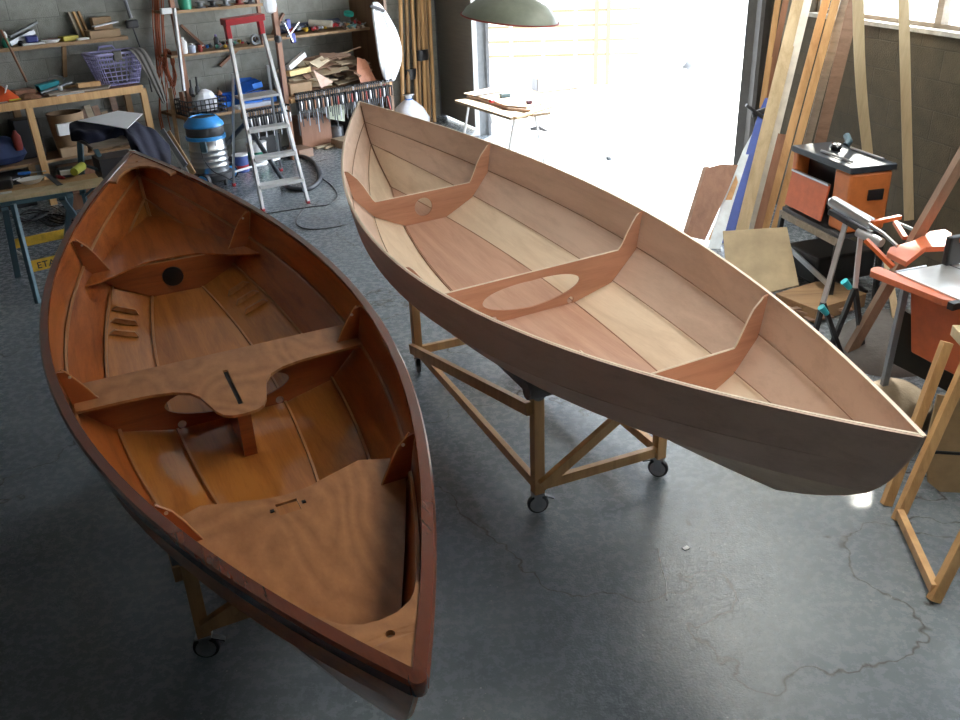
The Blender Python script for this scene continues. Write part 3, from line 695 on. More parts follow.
def srow(u, d, v=40): return wsz(u, v, d)[0]
def pb(u0, u1, vt, vb, d, z0, depth, rot=0, m=None):
    """box on a shelf: pixels give width and height, z0 the shelf top"""
    s0, zt = wsz(u0, (vt+vb)/2, d)[0], wsz((u0+u1)/2, vt, d)[1]; s1 = wsz(u1, (vt+vb)/2, d)[0]
    zt = max(zt, z0+.012); c = W((s0+s1)/2, d+depth/2, (z0+zt)/2); r = Matrix.Rotation(rot, 3, 'Z')
    return (m or M()).obox(c, r @ (WE*((s1-s0)/2)), r @ (WN*(depth/2)), UZ*((zt-z0)/2))
def can(u, r, h, d, z0, v=40, prof=None):
    s_ = srow(u, d, v); return M().lathe(W(s_, d, z0), prof or [(r, 0), (r, h*.97), (r*.9, h)], n=18)

# -- upper left shelf (top 1.566)
Z = 1.566
o = thing('hand_plane', 'grey metal tool lying askew at the left of the upper shelf', 'tool', W(-3.0, .6, Z))
M().beam(W(-3.12, .6, Z+.03), W(-2.83, .7, Z+.12), .07, .05).build('body', m_zinc, o, bevel=.004)
M().beam(W(-3.08, .66, Z+.09), W(-2.76, .74, Z+.2), .05, .02).build('blade', m_grey, o)
M().lathe(W(-3.0, .6, Z), [(.03, 0), (.03, .03), (.012, .05)], n=12).build('knob', m_black, o)
o = thing('jigsaw', 'blue and white hand tool beside the grey one on the upper shelf', 'tool', W(-2.9, .6, Z))
M().wbox(-2.95, -2.83, .56, .62, Z+.02, Z+.09).build('body', plain('deep_blue', (.03, .04, .2), .4), o, bevel=.015)
M().wbox(-3.0, -2.78, .54, .62, Z, Z+.02).build('shoe', m_white, o, bevel=.004)
o = thing('spray_bottle', 'green bottle with a white collar at the very left of the upper shelf', 'bottle', W(-3.2, .6, Z))
M().lathe(W(srow(5, .58), .58, Z), [(.035, 0), (.035, .06), (.02, .09)], n=16).build('bottle', m_green, o, smooth=True)
M().lathe(W(srow(6, .58), .58, Z+.09), [(.02, 0), (.022, .03), (.01, .06)], n=12).build('collar', m_white, o, smooth=True)
one('oval_dish', 'white oval plastic dish on the upper shelf', 'dish', M().lathe(W(srow(51, .58), .58, Z), [(.06, 0), (.10, .03), (.105, .032), (.095, .026), (.055, .008)], n=28, squash=.6), m_white, smooth=True)
one('paper_packet', 'flat yellow packet on the upper shelf', 'packet', pb(62, 79, 36, 42, .57, Z, .12, .2), plain('dull_yellow', (.5, .42, .06), .6), bevel=.006)
one('small_box', 'small white box at the shelf edge right of the yellow packet', 'box', pb(78, 90, 38, 43, .53, Z, .1), m_white, bevel=.004)
one('red_file', 'thin dark red bar lying at the back of the upper shelf', 'file', M().beam(W(-2.75, .72, Z+.015), W(-2.45, .72, Z+.02), .03, .025), m_red_dark)
for i, (u, lab, mt) in enumerate(((74, 'leftmost, greyish stick of three standing on the upper shelf', m_grey_wood), (79, 'middle stick of three standing on the upper shelf', m_pine), (84, 'rightmost stick of three standing on the upper shelf', m_pine_old))):
    s_ = srow(u, .74, 25); one('wood_stick', lab, 'wood', M().beam(W(s_+.02, .70, Z+.003), W(s_-.02, .77, Z+.27), .03, .02), mt, group='short sticks standing on the upper shelf')
one('cardboard_tray', 'lower shallow cardboard tray at the right of the upper shelf', 'box', pb(90, 121, 30, 38, .55, Z, .2), m_card, bevel=.003)
one('cardboard_tray', 'upper cardboard tray stacked at the right of the upper shelf', 'box', pb(93, 112, 17, 28, .66, Z+.075, .1), m_card, bevel=.003)
one('folded_paper', 'crumpled white paper on the cardboard tray', 'paper', M().obox(W(-2.1, .63, Z+.13), WE*.13+UZ*.015, WN*.05, UZ*.006), m_paper)
one('wood_pole', 'long brown pole leaning over the left end of the bench', 'pole', M().tube([wp(1, 30, .48), wp(27, 82, .3)], .012, 8), m_redwood)
# -- bench top (1.086)
Z = 1.086
ob = M()
P_ = []
for i in range(9):
    P_.append([])
    for j in range(7):
        x = i/8; y = j/6; h = .11*math.sin(math.pi*x)**.7*math.sin(math.pi*y)**.6*(1+.3*math.sin(9*x+5*y))
        P_[-1].append(W(-3.55+.36*x, .28+.35*y, Z+max(0, h)+.002))
ob.grid(P_); one('tool_bag', 'crumpled bright orange bag at the left of the bench', 'bag', ob, plain('bright_orange', (.75, .1, .02), .6), smooth=True, solid=.004, offset=1)
one('carry_strap', 'white strap looped over the orange bag', 'strap', M().tube([W(-3.36+.07*math.sin(a), .34+.02*a, Z+.03+.11*math.sin(a)) for a in [i*math.pi/10 for i in range(11)]], .007, 6), m_white)
o = thing('storage_bin', 'teal plastic bin on the bench among grey rails', 'bin', W(-2.85, .5, Z)); M().prism([W(-2.93, .52, Z), W(-2.77, .52, Z), W(-2.74, .52, Z+.11), W(-2.96, .52, Z+.08)], WN*.14).build('bin_body', m_teal, o)
one('metal_rail', 'grey metal rail lying across the teal bin front', 'rail', M().beam(W(-2.98, .44, Z+.02), W(-2.63, .5, Z+.08), .05, .02), m_zinc, bevel=.003)
one('cable_loop', 'thin pale wire loop behind the grey rail', 'wire', M().tube([W(-2.75+.09*math.cos(a), .6, Z+.10+.05*math.sin(a)) for a in [i*2*math.pi/20 for i in range(20)]], .004, 5, closed=True), m_grey)
one('glass_jar', 'small clear jar beside the grey rail on the bench', 'jar', can(57, .025, .07, .4, Z, 75), m_film)
one('wood_offcut', 'short squared pine offcut lying on the bench', 'wood', M().beam(W(-2.62, .36, Z+.055), W(-2.38, .36, Z+.05), .06, .05), m_pine, bevel=.003)
one('plywood_board', 'flat grey-brown board lying across the bench edge', 'board', M().prism([W(-2.95, .24, Z+.004), W(-2.35, .21, Z+.004), W(-2.25, .42, Z+.004), W(-2.95, .5, Z+.004)], UZ*.018), m_grey_wood)
one('paper_sheet', 'white papers on the front edge of the bench', 'paper', M().prism([W(-2.9, .165, Z+.004), W(-2.62, .165, Z+.004), W(-2.6, .235, Z+.004), W(-2.88, .235, Z+.004)], UZ*.002), m_paper)
one('wood_offcut', 'dark squarish block at the bench back left of the teal bin', 'wood', M().wbox(-3.2, -3.0, .5, .66, Z, Z+.06), m_redwood, bevel=.004)
one('marker_pen', 'yellow marker lying on the left front of the bench', 'pen', M().tube([W(-3.33, .27, Z+.01), W(-3.22, .28, Z+.01)], .009, 8), plain('marker_yellow', (.6, .5, .05)))
one('metal_ruler', 'pale flat strip at the left front of the bench', 'ruler', M().beam(W(-3.58, .25, Z+.004), W(-3.35, .26, Z+.004), .03, .005), m_alu)
# laundry basket
lb = thing('laundry_basket', 'lilac plastic laundry basket on the right end of the bench', 'basket', W(-2.1, .45, Z))
def bring(k, z):   # rounded rectangle ring
    o_ = []; a, b = .27+k, .17+k*.8; r = .06
    for cx, cy, a0 in ((a-r, b-r, 0), (-(a-r), b-r, 90), (-(a-r), -(b-r), 180), (a-r, -(b-r), 270)):
        for i in range(5): t = R(a0+i*22.5); o_.append(W(-2.13+cx+r*math.cos(t), .5+cy+r*math.sin(t), z))
    return o_
ba, bo_ = bring(-.07, Z+.005), bring(.012, Z+.33)
M().prism(ba, UZ*.01).build('basket_floor', m_lilac, lb)
m = M()
for z_ in range(8):
    f = z_/7; pts_ = [a.lerp(b, f) for a, b in zip(ba, bo_)]; m.tube(pts_, .0055 if z_ < 6 else .009, 5, closed=True)
n_ = len(ba)
for i in range(n_):
    for f in (0, .33, .66):
        a = ba[i].lerp(ba[(i+1) % n_], f); b = bo_[i].lerp(bo_[(i+1) % n_], f)
        if (ba[i]-ba[(i+1) % n_]).length < .05 and f: continue
        m.tube([a, b], .006, 5)
for (i, j) in ((0, 19), (4, 5), (9, 10), (14, 15)):
    L_ = (ba[i]-ba[j]).length; k_ = int(L_/.042)
    for q_ in range(1, k_):
        f = q_/k_; m.tube([ba[i].lerp(ba[j], f), bo_[i].lerp(bo_[j], f)], .0055, 5)
m.build('lattice_wall', m_lilac, lb, smooth=True)
M().tube(bo_, .014, 8, closed=True).build('rim', m_lilac, lb, smooth=True)
M().tube([W(-2.23, .68, Z+.33), W(-2.2, .69, Z+.38), W(-2.06, .69, Z+.38), W(-2.03, .68, Z+.33)], .012, 7).build('handle', m_lilac, lb, smooth=True)
def cloth(path, wdir, w, name, label, mat, cat='cloth', th=.006, wav=.012, k=0, grp=None):
    rows = []
    for i, p in enumerate(path):
        row = []
        ww = w[i] if isinstance(w, (list, tuple)) else w
        for j in range(9):
            f = j/8-.5; nrm = V((0, -1, .3)); row.append(V(p)+V(wdir)*(ww*f)+nrm*(wav*math.sin(j*1.9+i*.8+k)))
        rows.append(row)
    return one(name, label, cat, M().grid(rows), mat, smooth=True, solid=th, subd=1, auto=180)
cloth([W(-2.05, .5, Z+.26), W(-1.98, .42, Z+.37), W(-1.93, .29, Z+.36), W(-1.9, .22, Z+.24), W(-1.86, .15, Z+.02), W(-1.83, .12, Z-.12), W(-1.81, .12, Z-.22)], WE, [.1, .16, .15, .13, .11, .09, .05], 'work_trousers', 'grey-brown trousers hanging over the laundry basket edge', m_greycloth)
one('rag', 'brown rag hanging over the front rim of the laundry basket', 'cloth', M().obox(W(-2.15, .325, Z+.31), WE*.05, WN*.02, UZ*.05), m_greycloth, bevel=.015)
# more clutter on the bench; black boxes added under it to darken the gap
one('tool_case', 'black flat case added as shade on the tub shelf behind the bench leg', 'case', M().wbox(-3.3, -3.05, .5, .7, .456, .86), m_black, bevel=.01)
one('plywood_sheet', 'dark plywood sheet leaning at the back under the left of the bench', 'sheet', M().beam(W(-3.75, .70, .47), W(-3.7, .77, .98), .5, .015, up=WN), m_scrap[2])
one('storage_box', 'brown box on the floor beneath the tub shelf', 'box', M().wbox(-2.95, -2.5, .35, .7, 0, .3), m_redwood, bevel=.006)
one('storage_box', 'black box added as shade on the floor beneath the left of the bench', 'box', M().wbox(-3.8, -3.3, .35, .7, 0, .33), m_black, bevel=.01)
one('red_rag', 'dark red cloth lying behind the orange bag', 'cloth', M().lathe(W(-3.3, .6, Z+.001), [(.15, 0), (.12, .03), (.06, .06), (0, .05)], n=9), m_red_dark)
one('paper_sheet', 'white sheet sticking out under the teal bin', 'paper', M().prism([W(-2.98, .35, Z+.003), W(-2.8, .33, Z+.003), W(-2.78, .43, Z+.003), W(-2.96, .46, Z+.003)], UZ*.002), m_paper)
one('wood_shavings', 'heap of brown shavings between the orange bag and the teal bin', 'shavings', M().lathe(W(-3.12, .36, Z+.001), [(.13, 0), (.1, .02), (.05, .04), (0, .045)], n=11), m_redwood)['kind'] = 'stuff'
one('sanding_block', 'greenish block lying left of the laundry basket', 'block', M().obox(W(-2.45, .5, Z+.02), WE*.05, WN*.03, UZ*.018), m_green, bevel=.004)
one('folded_cloth', 'grey cloth piece inside the laundry basket', 'cloth', M().lathe(W(-2.15, .55, Z+.02), [(.16, 0), (.18, .08), (.1, .15), (0, .16)], n=12, squash=.6), m_greycloth, smooth=True)
one('wood_offcut', 'long slim stick lying along the back of the bench', 'wood', M().beam(W(-3.1, .68, Z+.015), W(-2.45, .7, Z+.015), .04, .025), m_pine_old)
# -- below the bench
bin_ = thing('round_bin', 'round wooden tub full of offcuts under the bench', 'tub', W(-2.85, .5, .456))
bc = W(-2.78, .48, .456)
M().lathe(bc, [(.15, 0), (.185, .42), (.17, .42), (.14, .03), (0, .03)], n=28).build('tub_wall', m_card, bin_, smooth=True)
M().lathe(bc, [(0, .3), (.1, .33), (.16, .3)], n=16).build('contents', m_redwood, bin_)
one('white_carton', 'white carton standing in front of the round tub under the bench', 'box', M().wbox(-2.95, -2.67, .24, .30, .68, .80), m_white, bevel=.004)
for i, (a_, b_, z0_, z1_, rot, lab) in enumerate(((-2.98, -2.7, .456, .55, .1, 'cardboard box under the bench, in front of the round tub'), (-2.62, -2.4, .456, .68, -.1, 'tall cardboard box under the bench right of the tub'), (-2.36, -2.1, .456, .62, .15, 'flat cardboard box under the bench by its right leg'))):
    m = M().obox(W((a_+b_)/2, .46 if i else .28, (z0_+z1_)/2), Matrix.Rotation(rot, 3, 'Z') @ WE*((b_-a_)/2), Matrix.Rotation(rot, 3, 'Z') @ WN*(.15 if i else .03), UZ*((z1_-z0_)/2))
    one('cardboard_box', lab, 'box', m, m_card, bevel=.004)
for i in range(7):
    s_ = -2.66+i*.085; one('wood_offcut', ['flat brown offcut leaning under the bench against the wall, nearest the tub', 'second brown offcut from the tub leaning under the bench', 'third brown offcut from the tub under the bench', 'middle offcut of the row leaning under the bench', 'third offcut from the right bench leg, under the bench', 'second offcut from the right bench leg, under the bench', 'offcut leaning nearest the right bench leg, under the bench'][i], 'wood',
        M().beam(W(s_, .67, .46), W(s_+random.uniform(-.05, .05), .76, .86+random.uniform(-.1, .12)), .07, .014, up=WN), m_scrap[i % 4], group='offcuts under the bench')
one('duffel_bag', 'dark blue bag on the floor shelf under the left of the bench', 'bag', M().lathe(W(-3.5, .48, .457), [(0, 0), (.2, .01), (.26, .08), (.22, .2), (.1, .27), (0, .28)], n=18, squash=.7), plain('bag_blue', (.02, .035, .1), .8, bump=.5), smooth=True)
one('red_flask', 'dull red bottle standing under the left of the bench', 'bottle', M().lathe(wp(19, 148, .35)*1, [(.035, -.02), (.045, .02), (.045, .12), (.02, .16), (.015, .18)], n=14), m_red_dark, smooth=True)
one('black_case', 'black tool case under the left of the bench', 'case', M().wbox(-3.95, -3.75, .3, .6, .457, .75), m_black, bevel=.02)

# -- long handled tool and cords on the wall
bt = thing('hand_brace', 'long dark tool hanging on the wall between the two shelves', 'tool', W(-1.85, .7, 1.5))
M().tube([wp(125, 0, .74), wp(131, 18, .74)], .022, 8).build('upper_grip', m_zinc, bt, smooth=True)
M().obox(wp(132, 24, .74), WE*.07, WN*.03, UZ*.045).build('head', m_dark, bt, bevel=.02)
M().tube([wp(133, 28, .74), wp(145, 60, .72), wp(152, 92, .7)], .009, 7).build('shaft', m_dark, bt, smooth=True)
cd = []
for i in range(16):
    u0 = 152+random.uniform(0, 13); ub = 160+random.uniform(-6, 12); vb = random.choice([85, 95, 100, 118, 130])
    pts_ = [wp(u0, -14, .74), wp(u0+random.uniform(-1, 2), 25, .66+random.uniform(0, .06)), wp(u0+3, 55, .62+random.uniform(0, .1)), wp(ub+3, vb-14, .6+random.uniform(0, .1)), wp(ub+6, vb, .64)]
    fine = []
    for a, b in zip(pts_[:-1], pts_[1:]): fine += [a.lerp(b, t) for t in (0, .33, .66)]
    cd.append(fine+[pts_[-1]])
m = M()
for c_ in cd: m.tube(c_, .006, 5)
rc = thing('extension_cord', 'hank of rust-orange cord hanging on the wall beside the shelving', 'cord', W(-1.7, .7, 1))
m.build('strands', m_cord, rc, smooth=True); rc2 = M()
for i in range(9):
    c_ = wp(170, 68+random.uniform(-2, 2), .5); rc2.tube([c_+WE*(random.uniform(.035, .06)*math.cos(a))+WN*.03*math.sin(a+i)+UZ*(.19*math.sin(a)) for a in [j*2*math.pi/22 for j in range(22)]], .006, 5, closed=True)
rc2.build('coil', m_cord, rc, smooth=True)
M().tube([wp(163, -12, .79), wp(163, -12, .6)], .015, 8).build('hook', m_dark, rc)
wr_ = thing('aluminium_rail', 'white metal rail with bolts leaning upright left of the vacuum cleaner', 'rail', wp(184, 92, .3))
ra, rb = wp(174, 8, .28), wp(184, 91, .2)
M().beam(ra, rb, .055, .025, up=WE).build('rail_body', m_white, wr_, bevel=.003)
M().obox(wp(166, 11, .3), WE*.06, WN*.03, UZ*.03).build('clamp_block', m_white, wr_, bevel=.006)
for v_ in (.12, .55, .9): M().lathe(ra.lerp(rb, v_)-WN*.013, [(.012, 0), (.012, -.01)], WN, 10).build('bolt', m_dark, wr_)
one('timber_post', 'brown post leaning behind the vacuum cleaner under the white rail', 'post', M().beam(wp(181, 92, .34), wp(194, 158, .22), .05, .04), m_redwood)
one('timber_post', 'darker brown post left of the one under the white rail', 'post', M().beam(wp(170, 88, .44), wp(180, 155, .3), .04, .04), m_shelfwood)

# -- mid shelf left (1.326), items
Z = 1.326
def bottle(u, r, h, d, z, v, label, mat, capm, cat='bottle', name='bottle', group=None):
    s_ = srow(u, d, v); o_ = thing(name, label, cat, W(s_, d, z), group=group)
    M().lathe(W(s_, d, z), [(r*.9, 0), (r, .008), (r, h*.72), (r*.5, h*.86)], n=18).build('container', mat, o_, smooth=True)
    M().lathe(W(s_, d, z+h*.86), [(r*.45, 0), (r*.45, h*.14)], n=12).build('cap', capm, o_, smooth=True); return o_
bottle(183, .045, .17, .42, Z, 45, 'taller white plastic pot on the middle shelf behind the rail', m_white, m_white, 'pot', 'glue_pot')
bottle(192, .04, .10, .40, Z, 48, 'squat pale blue-white pot next to the tall white one', plain('pale_blue', (.45, .5, .62), .4), m_white, 'pot', 'glue_pot')
bottle(215, .03, .16, .5, Z, 33, 'dark bottle standing among tools on the middle shelf', m_dark, plain('violet_cap', (.2, .15, .35)), 'bottle')
bottle(200, .025, .09, .42, Z, 47, 'small dark red pot on the middle shelf', m_red_dark, m_black, 'pot', 'glue_pot')
def tool(label, a, b, r, mats, group=None):
    o_ = thing('hand_tool', label, 'tool', a, group=group); a = V(a); b = V(b); mid = a.lerp(b, .45)
    M().tube([a, a.lerp(mid, .5), mid], [r*.8, r, r*.75], 8).build('handle', mats[0], o_, smooth=True)
    M().tube([mid, b], [r*.45, r*.35], 6).build('shank', mats[1], o_, smooth=True); return o_
cols = [m_red, m_yellow, m_black, m_red_dark, m_blue, m_dark, m_green, m_grey]
names_c = ['red', 'yellow', 'black', 'dull red', 'blue', 'dark grey', 'green', 'grey']
for i in range(22):
    s_ = -1.18+i*.036; a = W(s_, .38+random.uniform(0, .2), Z+.024+random.uniform(0, .03)); b = a+WE*random.uniform(-.06, .08)+WN*random.uniform(-.03, .12)+UZ*random.uniform(0, .05)
    tool('small %s handled tool in the heap on the middle shelf behind the stepladder' % names_c[i % 8], a, b, .021, (cols[i % 8], m_zinc), 'heaped %s hand tools on the middle shelf' % names_c[i % 8])
one('roll_of_tape', 'dark ring of tape standing on the middle shelf behind the ladder top', 'tape', M().tube([W(-.47+.05*math.cos(a), .4, Z+.065+.05*math.sin(a)) for a in [j*2*math.pi/20 for j in range(20)]], .016, 8, closed=True), m_grey, smooth=True)
# -- upper shelf
Z = 1.786
one('green_bucket', 'green tub at the left of the highest shelf', 'tub', M().lathe(W(srow(185, .42, 5), .42, Z), [(.065, 0), (.075, .13), (.068, .13), (.06, .01), (0, .01)], n=24), m_green, smooth=True)
for i, u in enumerate((200, 213, 226, 239, 251)):
    mt = [m_grey, m_dark, m_zinc, m_red_dark, m_grey][i]
    one('cable_reel', ['grey reel next to the green tub on the highest shelf', 'dark reel, second from the green tub', 'metallic reel in the middle of the highest shelf', 'dull red reel on the highest shelf', 'grey reel at the right end of the highest shelf'][i], 'reel', M().lathe(W(srow(u, .47, 5), .47, Z), [(.06, 0), (.06, .012), (.03, .014), (.03, .05), (.055, .052), (.055, .064)], n=22), mt, smooth=True)
# -- crate shelf
Z = .686
cr_ = thing('plastic_crate', 'black open crate on the lower shelf above the vacuum cleaner', 'crate', W(-1.35, .2, Z))
m = M(); s0, s1, d0, d1, h = -1.58, -1.12, .06, .42, .17
for z_ in (0, .05, .10, .155):
    m.tube([W(s0, d0, Z+.01+z_), W(s1, d0, Z+.01+z_), W(s1, d1, Z+.01+z_), W(s0, d1, Z+.01+z_)], .008, 5, closed=True)
for i in range(10):
    for d_ in (d0, d1): m.tube([W(s0+(s1-s0)*i/9, d_, Z), W(s0+(s1-s0)*i/9, d_, Z+h)], .006, 5)
for i in range(6):
    for s_ in (s0, s1): m.tube([W(s_, d0+(d1-d0)*i/5, Z), W(s_, d0+(d1-d0)*i/5, Z+h)], .006, 5)
m.build('lattice', m_black, cr_); M().wbox(s0, s1, d0, d1, Z, Z+.008).build('crate_floor', m_black, cr_)
one('plastic_bag', 'crumpled white bag lying in the black crate', 'bag', M().lathe(W(-1.3, .2, Z+.01), [(0, 0), (.12, .02), (.15, .13), (.09, .22), (.03, .25), (0, .25)], n=9, squash=.7), m_cloth_white, smooth=True, auto=25)
for i, (u, v_, lab) in enumerate(((190, 80, 'dark gripped tool sticking out of the left of the crate'), (196, 77, 'tallest dark tool sticking out of the crate'), (218, 88, 'brown rounded tool at the right of the crate'))):
    tool(lab, wp(u+2, 95, .2), wp(u, v_, .3), .03, (m_dark if i < 2 else m_redwood, m_black))
def bluebin(s_, d_, z_, rot, label, mt=m_blue, tip=0):
    r_ = Matrix.Rotation(rot, 3, 'Z') @ Matrix.Rotation(tip, 3, WE)
    c_ = W(s_, d_, z_); o_ = thing('storage_bin', label, 'bin', c_)
    def q(x, y, z): return c_ + r_ @ (WE*x+WN*y+UZ*z)
    a, b, h = .10, .13, .12; t = .004
    M().hexa([q(-a, -b, 0), q(a, -b, 0), q(a, b, 0), q(-a, b, 0), q(-a, -b, t), q(a, -b, t), q(a, b, t), q(-a, b, t)]).build('bin_floor', mt, o_)
    m_ = M()
    for sx in (-1, 1):
        m_.prism([q(sx*a, -b, 0), q(sx*a, b, 0), q(sx*a*1.1, b, h), q(sx*a*1.1, -b*.4, h), q(sx*a*1.05, -b, h*.5)], r_ @ (WE*(-sx*t)))
    m_.prism([q(-a, b, 0), q(a, b, 0), q(a*1.1, b, h), q(-a*1.1, b, h)], r_ @ (WN*-t)); m_.prism([q(-a, -b, 0), q(a, -b, 0), q(a*1.05, -b, h*.5), q(-a*1.05, -b, h*.5)], r_ @ (WN*t))
    m_.build('bin_wall', mt, o_)
Z = .687
bluebin(-1.0, .45, Z, .3, 'leftmost blue parts bin on the shelf behind the ladder')
bluebin(-.72, .25, Z, -.2, 'front blue parts bin behind the ladder rails')
bluebin(-.53, .3, Z, .25, 'right blue parts bin behind the ladder rails')
bluebin(-.62, .42, Z+.13, .5, 'blue parts bin stacked on top of the two others', tip=-.3)
bluebin(-.82, .5, Z+.002, .1, 'blue parts bin at the back of the lower shelf')
bluebin(-.60, .58, Z+.13, -.3, 'highest blue parts bin at the back of the stack')
one('clear_tray', 'grey translucent tray on the shelf edge behind the ladder', 'tray', M().wbox(-.98, -.52, .05, .16, .686, .73), m_film, bevel=.006)
one('cardboard_box', 'low open carton below the translucent tray', 'box', M().wbox(-.85, -.55, .1, .3, .56, .65), m_card)
# -- right upper shelf (1.391)
Z = 1.391
one('blue_bar', 'long dark blue tube lying at the back of the right upper shelf', 'tube', M().tube([W(.0, .7, Z+.05), W(.9, .7, Z+.07)], .05, 10), plain('ink_blue', (.03, .04, .08), .5), smooth=True)
one('paper_roll', 'cream roll with a white end on the right upper shelf', 'roll', M().tube([W(.42, .62, Z+.10), W(.62, .40, Z+.08)], .042, 14), plain('cream_roll', (.5, .46, .38), .6), smooth=True)
kk = [('red', m_red), ('black', m_black), ('yellow', m_yellow), ('brown', m_redwood), ('grey', m_zinc), ('dull red', m_red_dark)]
for i in range(30):
    s_ = .08+i*.034; nm, mt = kk[(i*5+i//3) % 6]; a = W(s_, .38+random.uniform(0, .14), Z+.024+random.uniform(0, .04)); b = a+WE*random.uniform(-.08, .08)+WN*random.uniform(-.04, .14)+UZ*random.uniform(0, .06)
    tool('small %s hand tool in the clutter on the right upper shelf' % nm, a, b, .022, (mt, m_zinc), 'small %s tools on the right upper shelf' % nm)
one('tape_roll', 'upper turquoise tape roll at the right of the upper shelf', 'tape', M().lathe(W(.98, .56, Z+.15), [(.03, 0), (.065, 0), (.065, .035), (.03, .035)], (.2, -.3, 1), 20), plain('turquoise', (.02, .42, .33), .5), smooth=True)
one('tape_roll', 'lower grey-turquoise tape roll at the right of the upper shelf', 'tape', M().lathe(W(.93, .45, Z+.01), [(.03, 0), (.07, 0), (.07, .05), (.03, .05)], (.1, -.2, 1), 20), plain('grey_turquoise', (.16, .36, .37), .5), smooth=True)
for i in range(4):
    one('wood_offcut', ['short stick at the right end of the upper shelf, leftmost of four', 'second short stick at the right end of the upper shelf', 'third short stick at the right end of the upper shelf', 'short stick closest to the side panel on the upper shelf'][i], 'wood', M().beam(W(.80+i*.08, .33, Z+.012), W(.88+i*.07, .6, Z+.03), .03, .02), m_scrap[i], group='short sticks on the upper shelf')
# spring clamps on the post
for i, (u, v_, du, dv, lab) in enumerate(((284, 22, 9, 20, 'upper blue gripped clamp hooked on the shelf post'), (289, 36, 10, -14, 'lower blue gripped clamp hooked on the shelf post'))):
    o_ = thing('quick_clamp', lab, 'clamp', wp(u, v_, -.03)); a = wp(u, v_, -.05); b = wp(u+du, v_+dv, -.06)
    M().tube([a, b], .01, 6).build('bar', m_alu, o_); M().obox(wp(u+4, v_+2, -.04), WE*.03, WN*.02, UZ*.055).build('grip', plain('clamp_blue', (.03, .05, .3), .4), o_, bevel=.012)
    M().obox(a, WE*.035, WN*.012, UZ*.012).build('jaw', m_dark, o_, bevel=.003)
one('round_weight', 'grey round weight hanging on the shelf post', 'weight', M().lathe(wp(278, 39, -.05), [(0, -.045), (.035, -.03), (.045, 0), (.035, .03), (0, .045)], n=14), m_dark, smooth=True)
one('clear_bag', 'clear plastic bag hanging from the top of the shelf post', 'bag', M().lathe(wp(271, 12, -.02), [(0, -.02), (.07, .0), (.09, .08), (.07, .17), (.02, .22), (.0, .22)], n=11, squash=.5), m_film, smooth=True, auto=20)
# -- scrap pile (shelf top .741)
Z = .741
def scrap(c, ang, l, w, t, tip, mt, label, grp):
    r_ = Matrix.Rotation(ang, 3, 'Z') @ Matrix.Rotation(tip, 3, 'Y') @ Matrix.Rotation(random.uniform(.1, .65), 3, 'X'); a = r_ @ V((l/2, 0, 0)); b = r_ @ V((0, w/2, 0)); n_ = r_ @ V((0, 0, t/2))
    taper = random.uniform(.3, 1)
    one('plywood_offcut', label, 'wood', M().hexa([c-a-b-n_, c+a-b*taper-n_, c+a+b*taper-n_, c-a+b-n_, c-a-b+n_, c+a-b*taper+n_, c+a+b*taper+n_, c-a+b+n_]), mt, group=grp)
sn = ['reddish', 'tan', 'dark brown', 'pale']
for i in range(64):
    L_ = i//13; s_ = random.uniform(-.02, .92); h = Z+.012+L_*.085*(1-.6*abs(s_-.45))+random.uniform(.02, .04)
    scrap(W(s_, random.uniform(.16, .5), h), R(40)+random.uniform(-.7, .7), random.uniform(.22, .5), random.uniform(.06, .15), .01, random.uniform(-.12, .12), m_scrap[i % 4],
          '%s plywood offcut in the scrap heap on the lower shelf' % sn[i % 4], '%s plywood offcuts heaped on the lower shelf' % sn[i % 4])
one('foam_block', 'white foam block on the left of the scrap heap', 'block', M().beam(wp(288, 68, .16), wp(304, 54, .2), .07, .06), m_white, bevel=.004)
one('wood_block', 'yellow pine block in front of the white foam block', 'wood', M().beam(wp(288, 74, .05), wp(309, 69, .12), .07, .06), plain('yellow_pine', (.62, .46, .2), .6), bevel=.003)
one('cardboard_box', 'small brown carton at the left foot of the scrap heap', 'box', M().wbox(-.28, .02, .05, .28, Z, Z+.14), m_card, bevel=.003)
one('wood_offcut', 'flat stick in front of the small brown carton', 'wood', M().wbox(-.25, .05, .005, .05, Z, Z+.03), m_scrap[1])
one('plywood_offcut', 'long thin tan strip lying on top of the scrap heap', 'wood', M().beam(wp(306, 67, .2), wp(352, 50, .3), .04, .01), m_scrap[1])
one('plywood_offcut', 'long thin reddish strip over the scrap heap', 'wood', M().beam(wp(318, 62, .26), wp(360, 47, .35), .035, .01), m_scrap[0])
one('plywood_offcut', 'triangular brown offcut hanging at the front of the scrap heap', 'wood', M().prism([wp(313, 70, .04), wp(333, 82, .01), wp(321, 88, .0)], -WN*.006), m_raw_pink)
one('plywood_offcut', 'large orange-brown offcut standing at the right of the scrap heap', 'wood', M().prism([wp(357, 57, .12), wp(366, 60, .12), wp(377, 82, .04), wp(361, 84, .04), wp(357, 72, .08)], WN*.008), wood('orange_ply', (.38, .13, .06), (.5, .2, .1)))
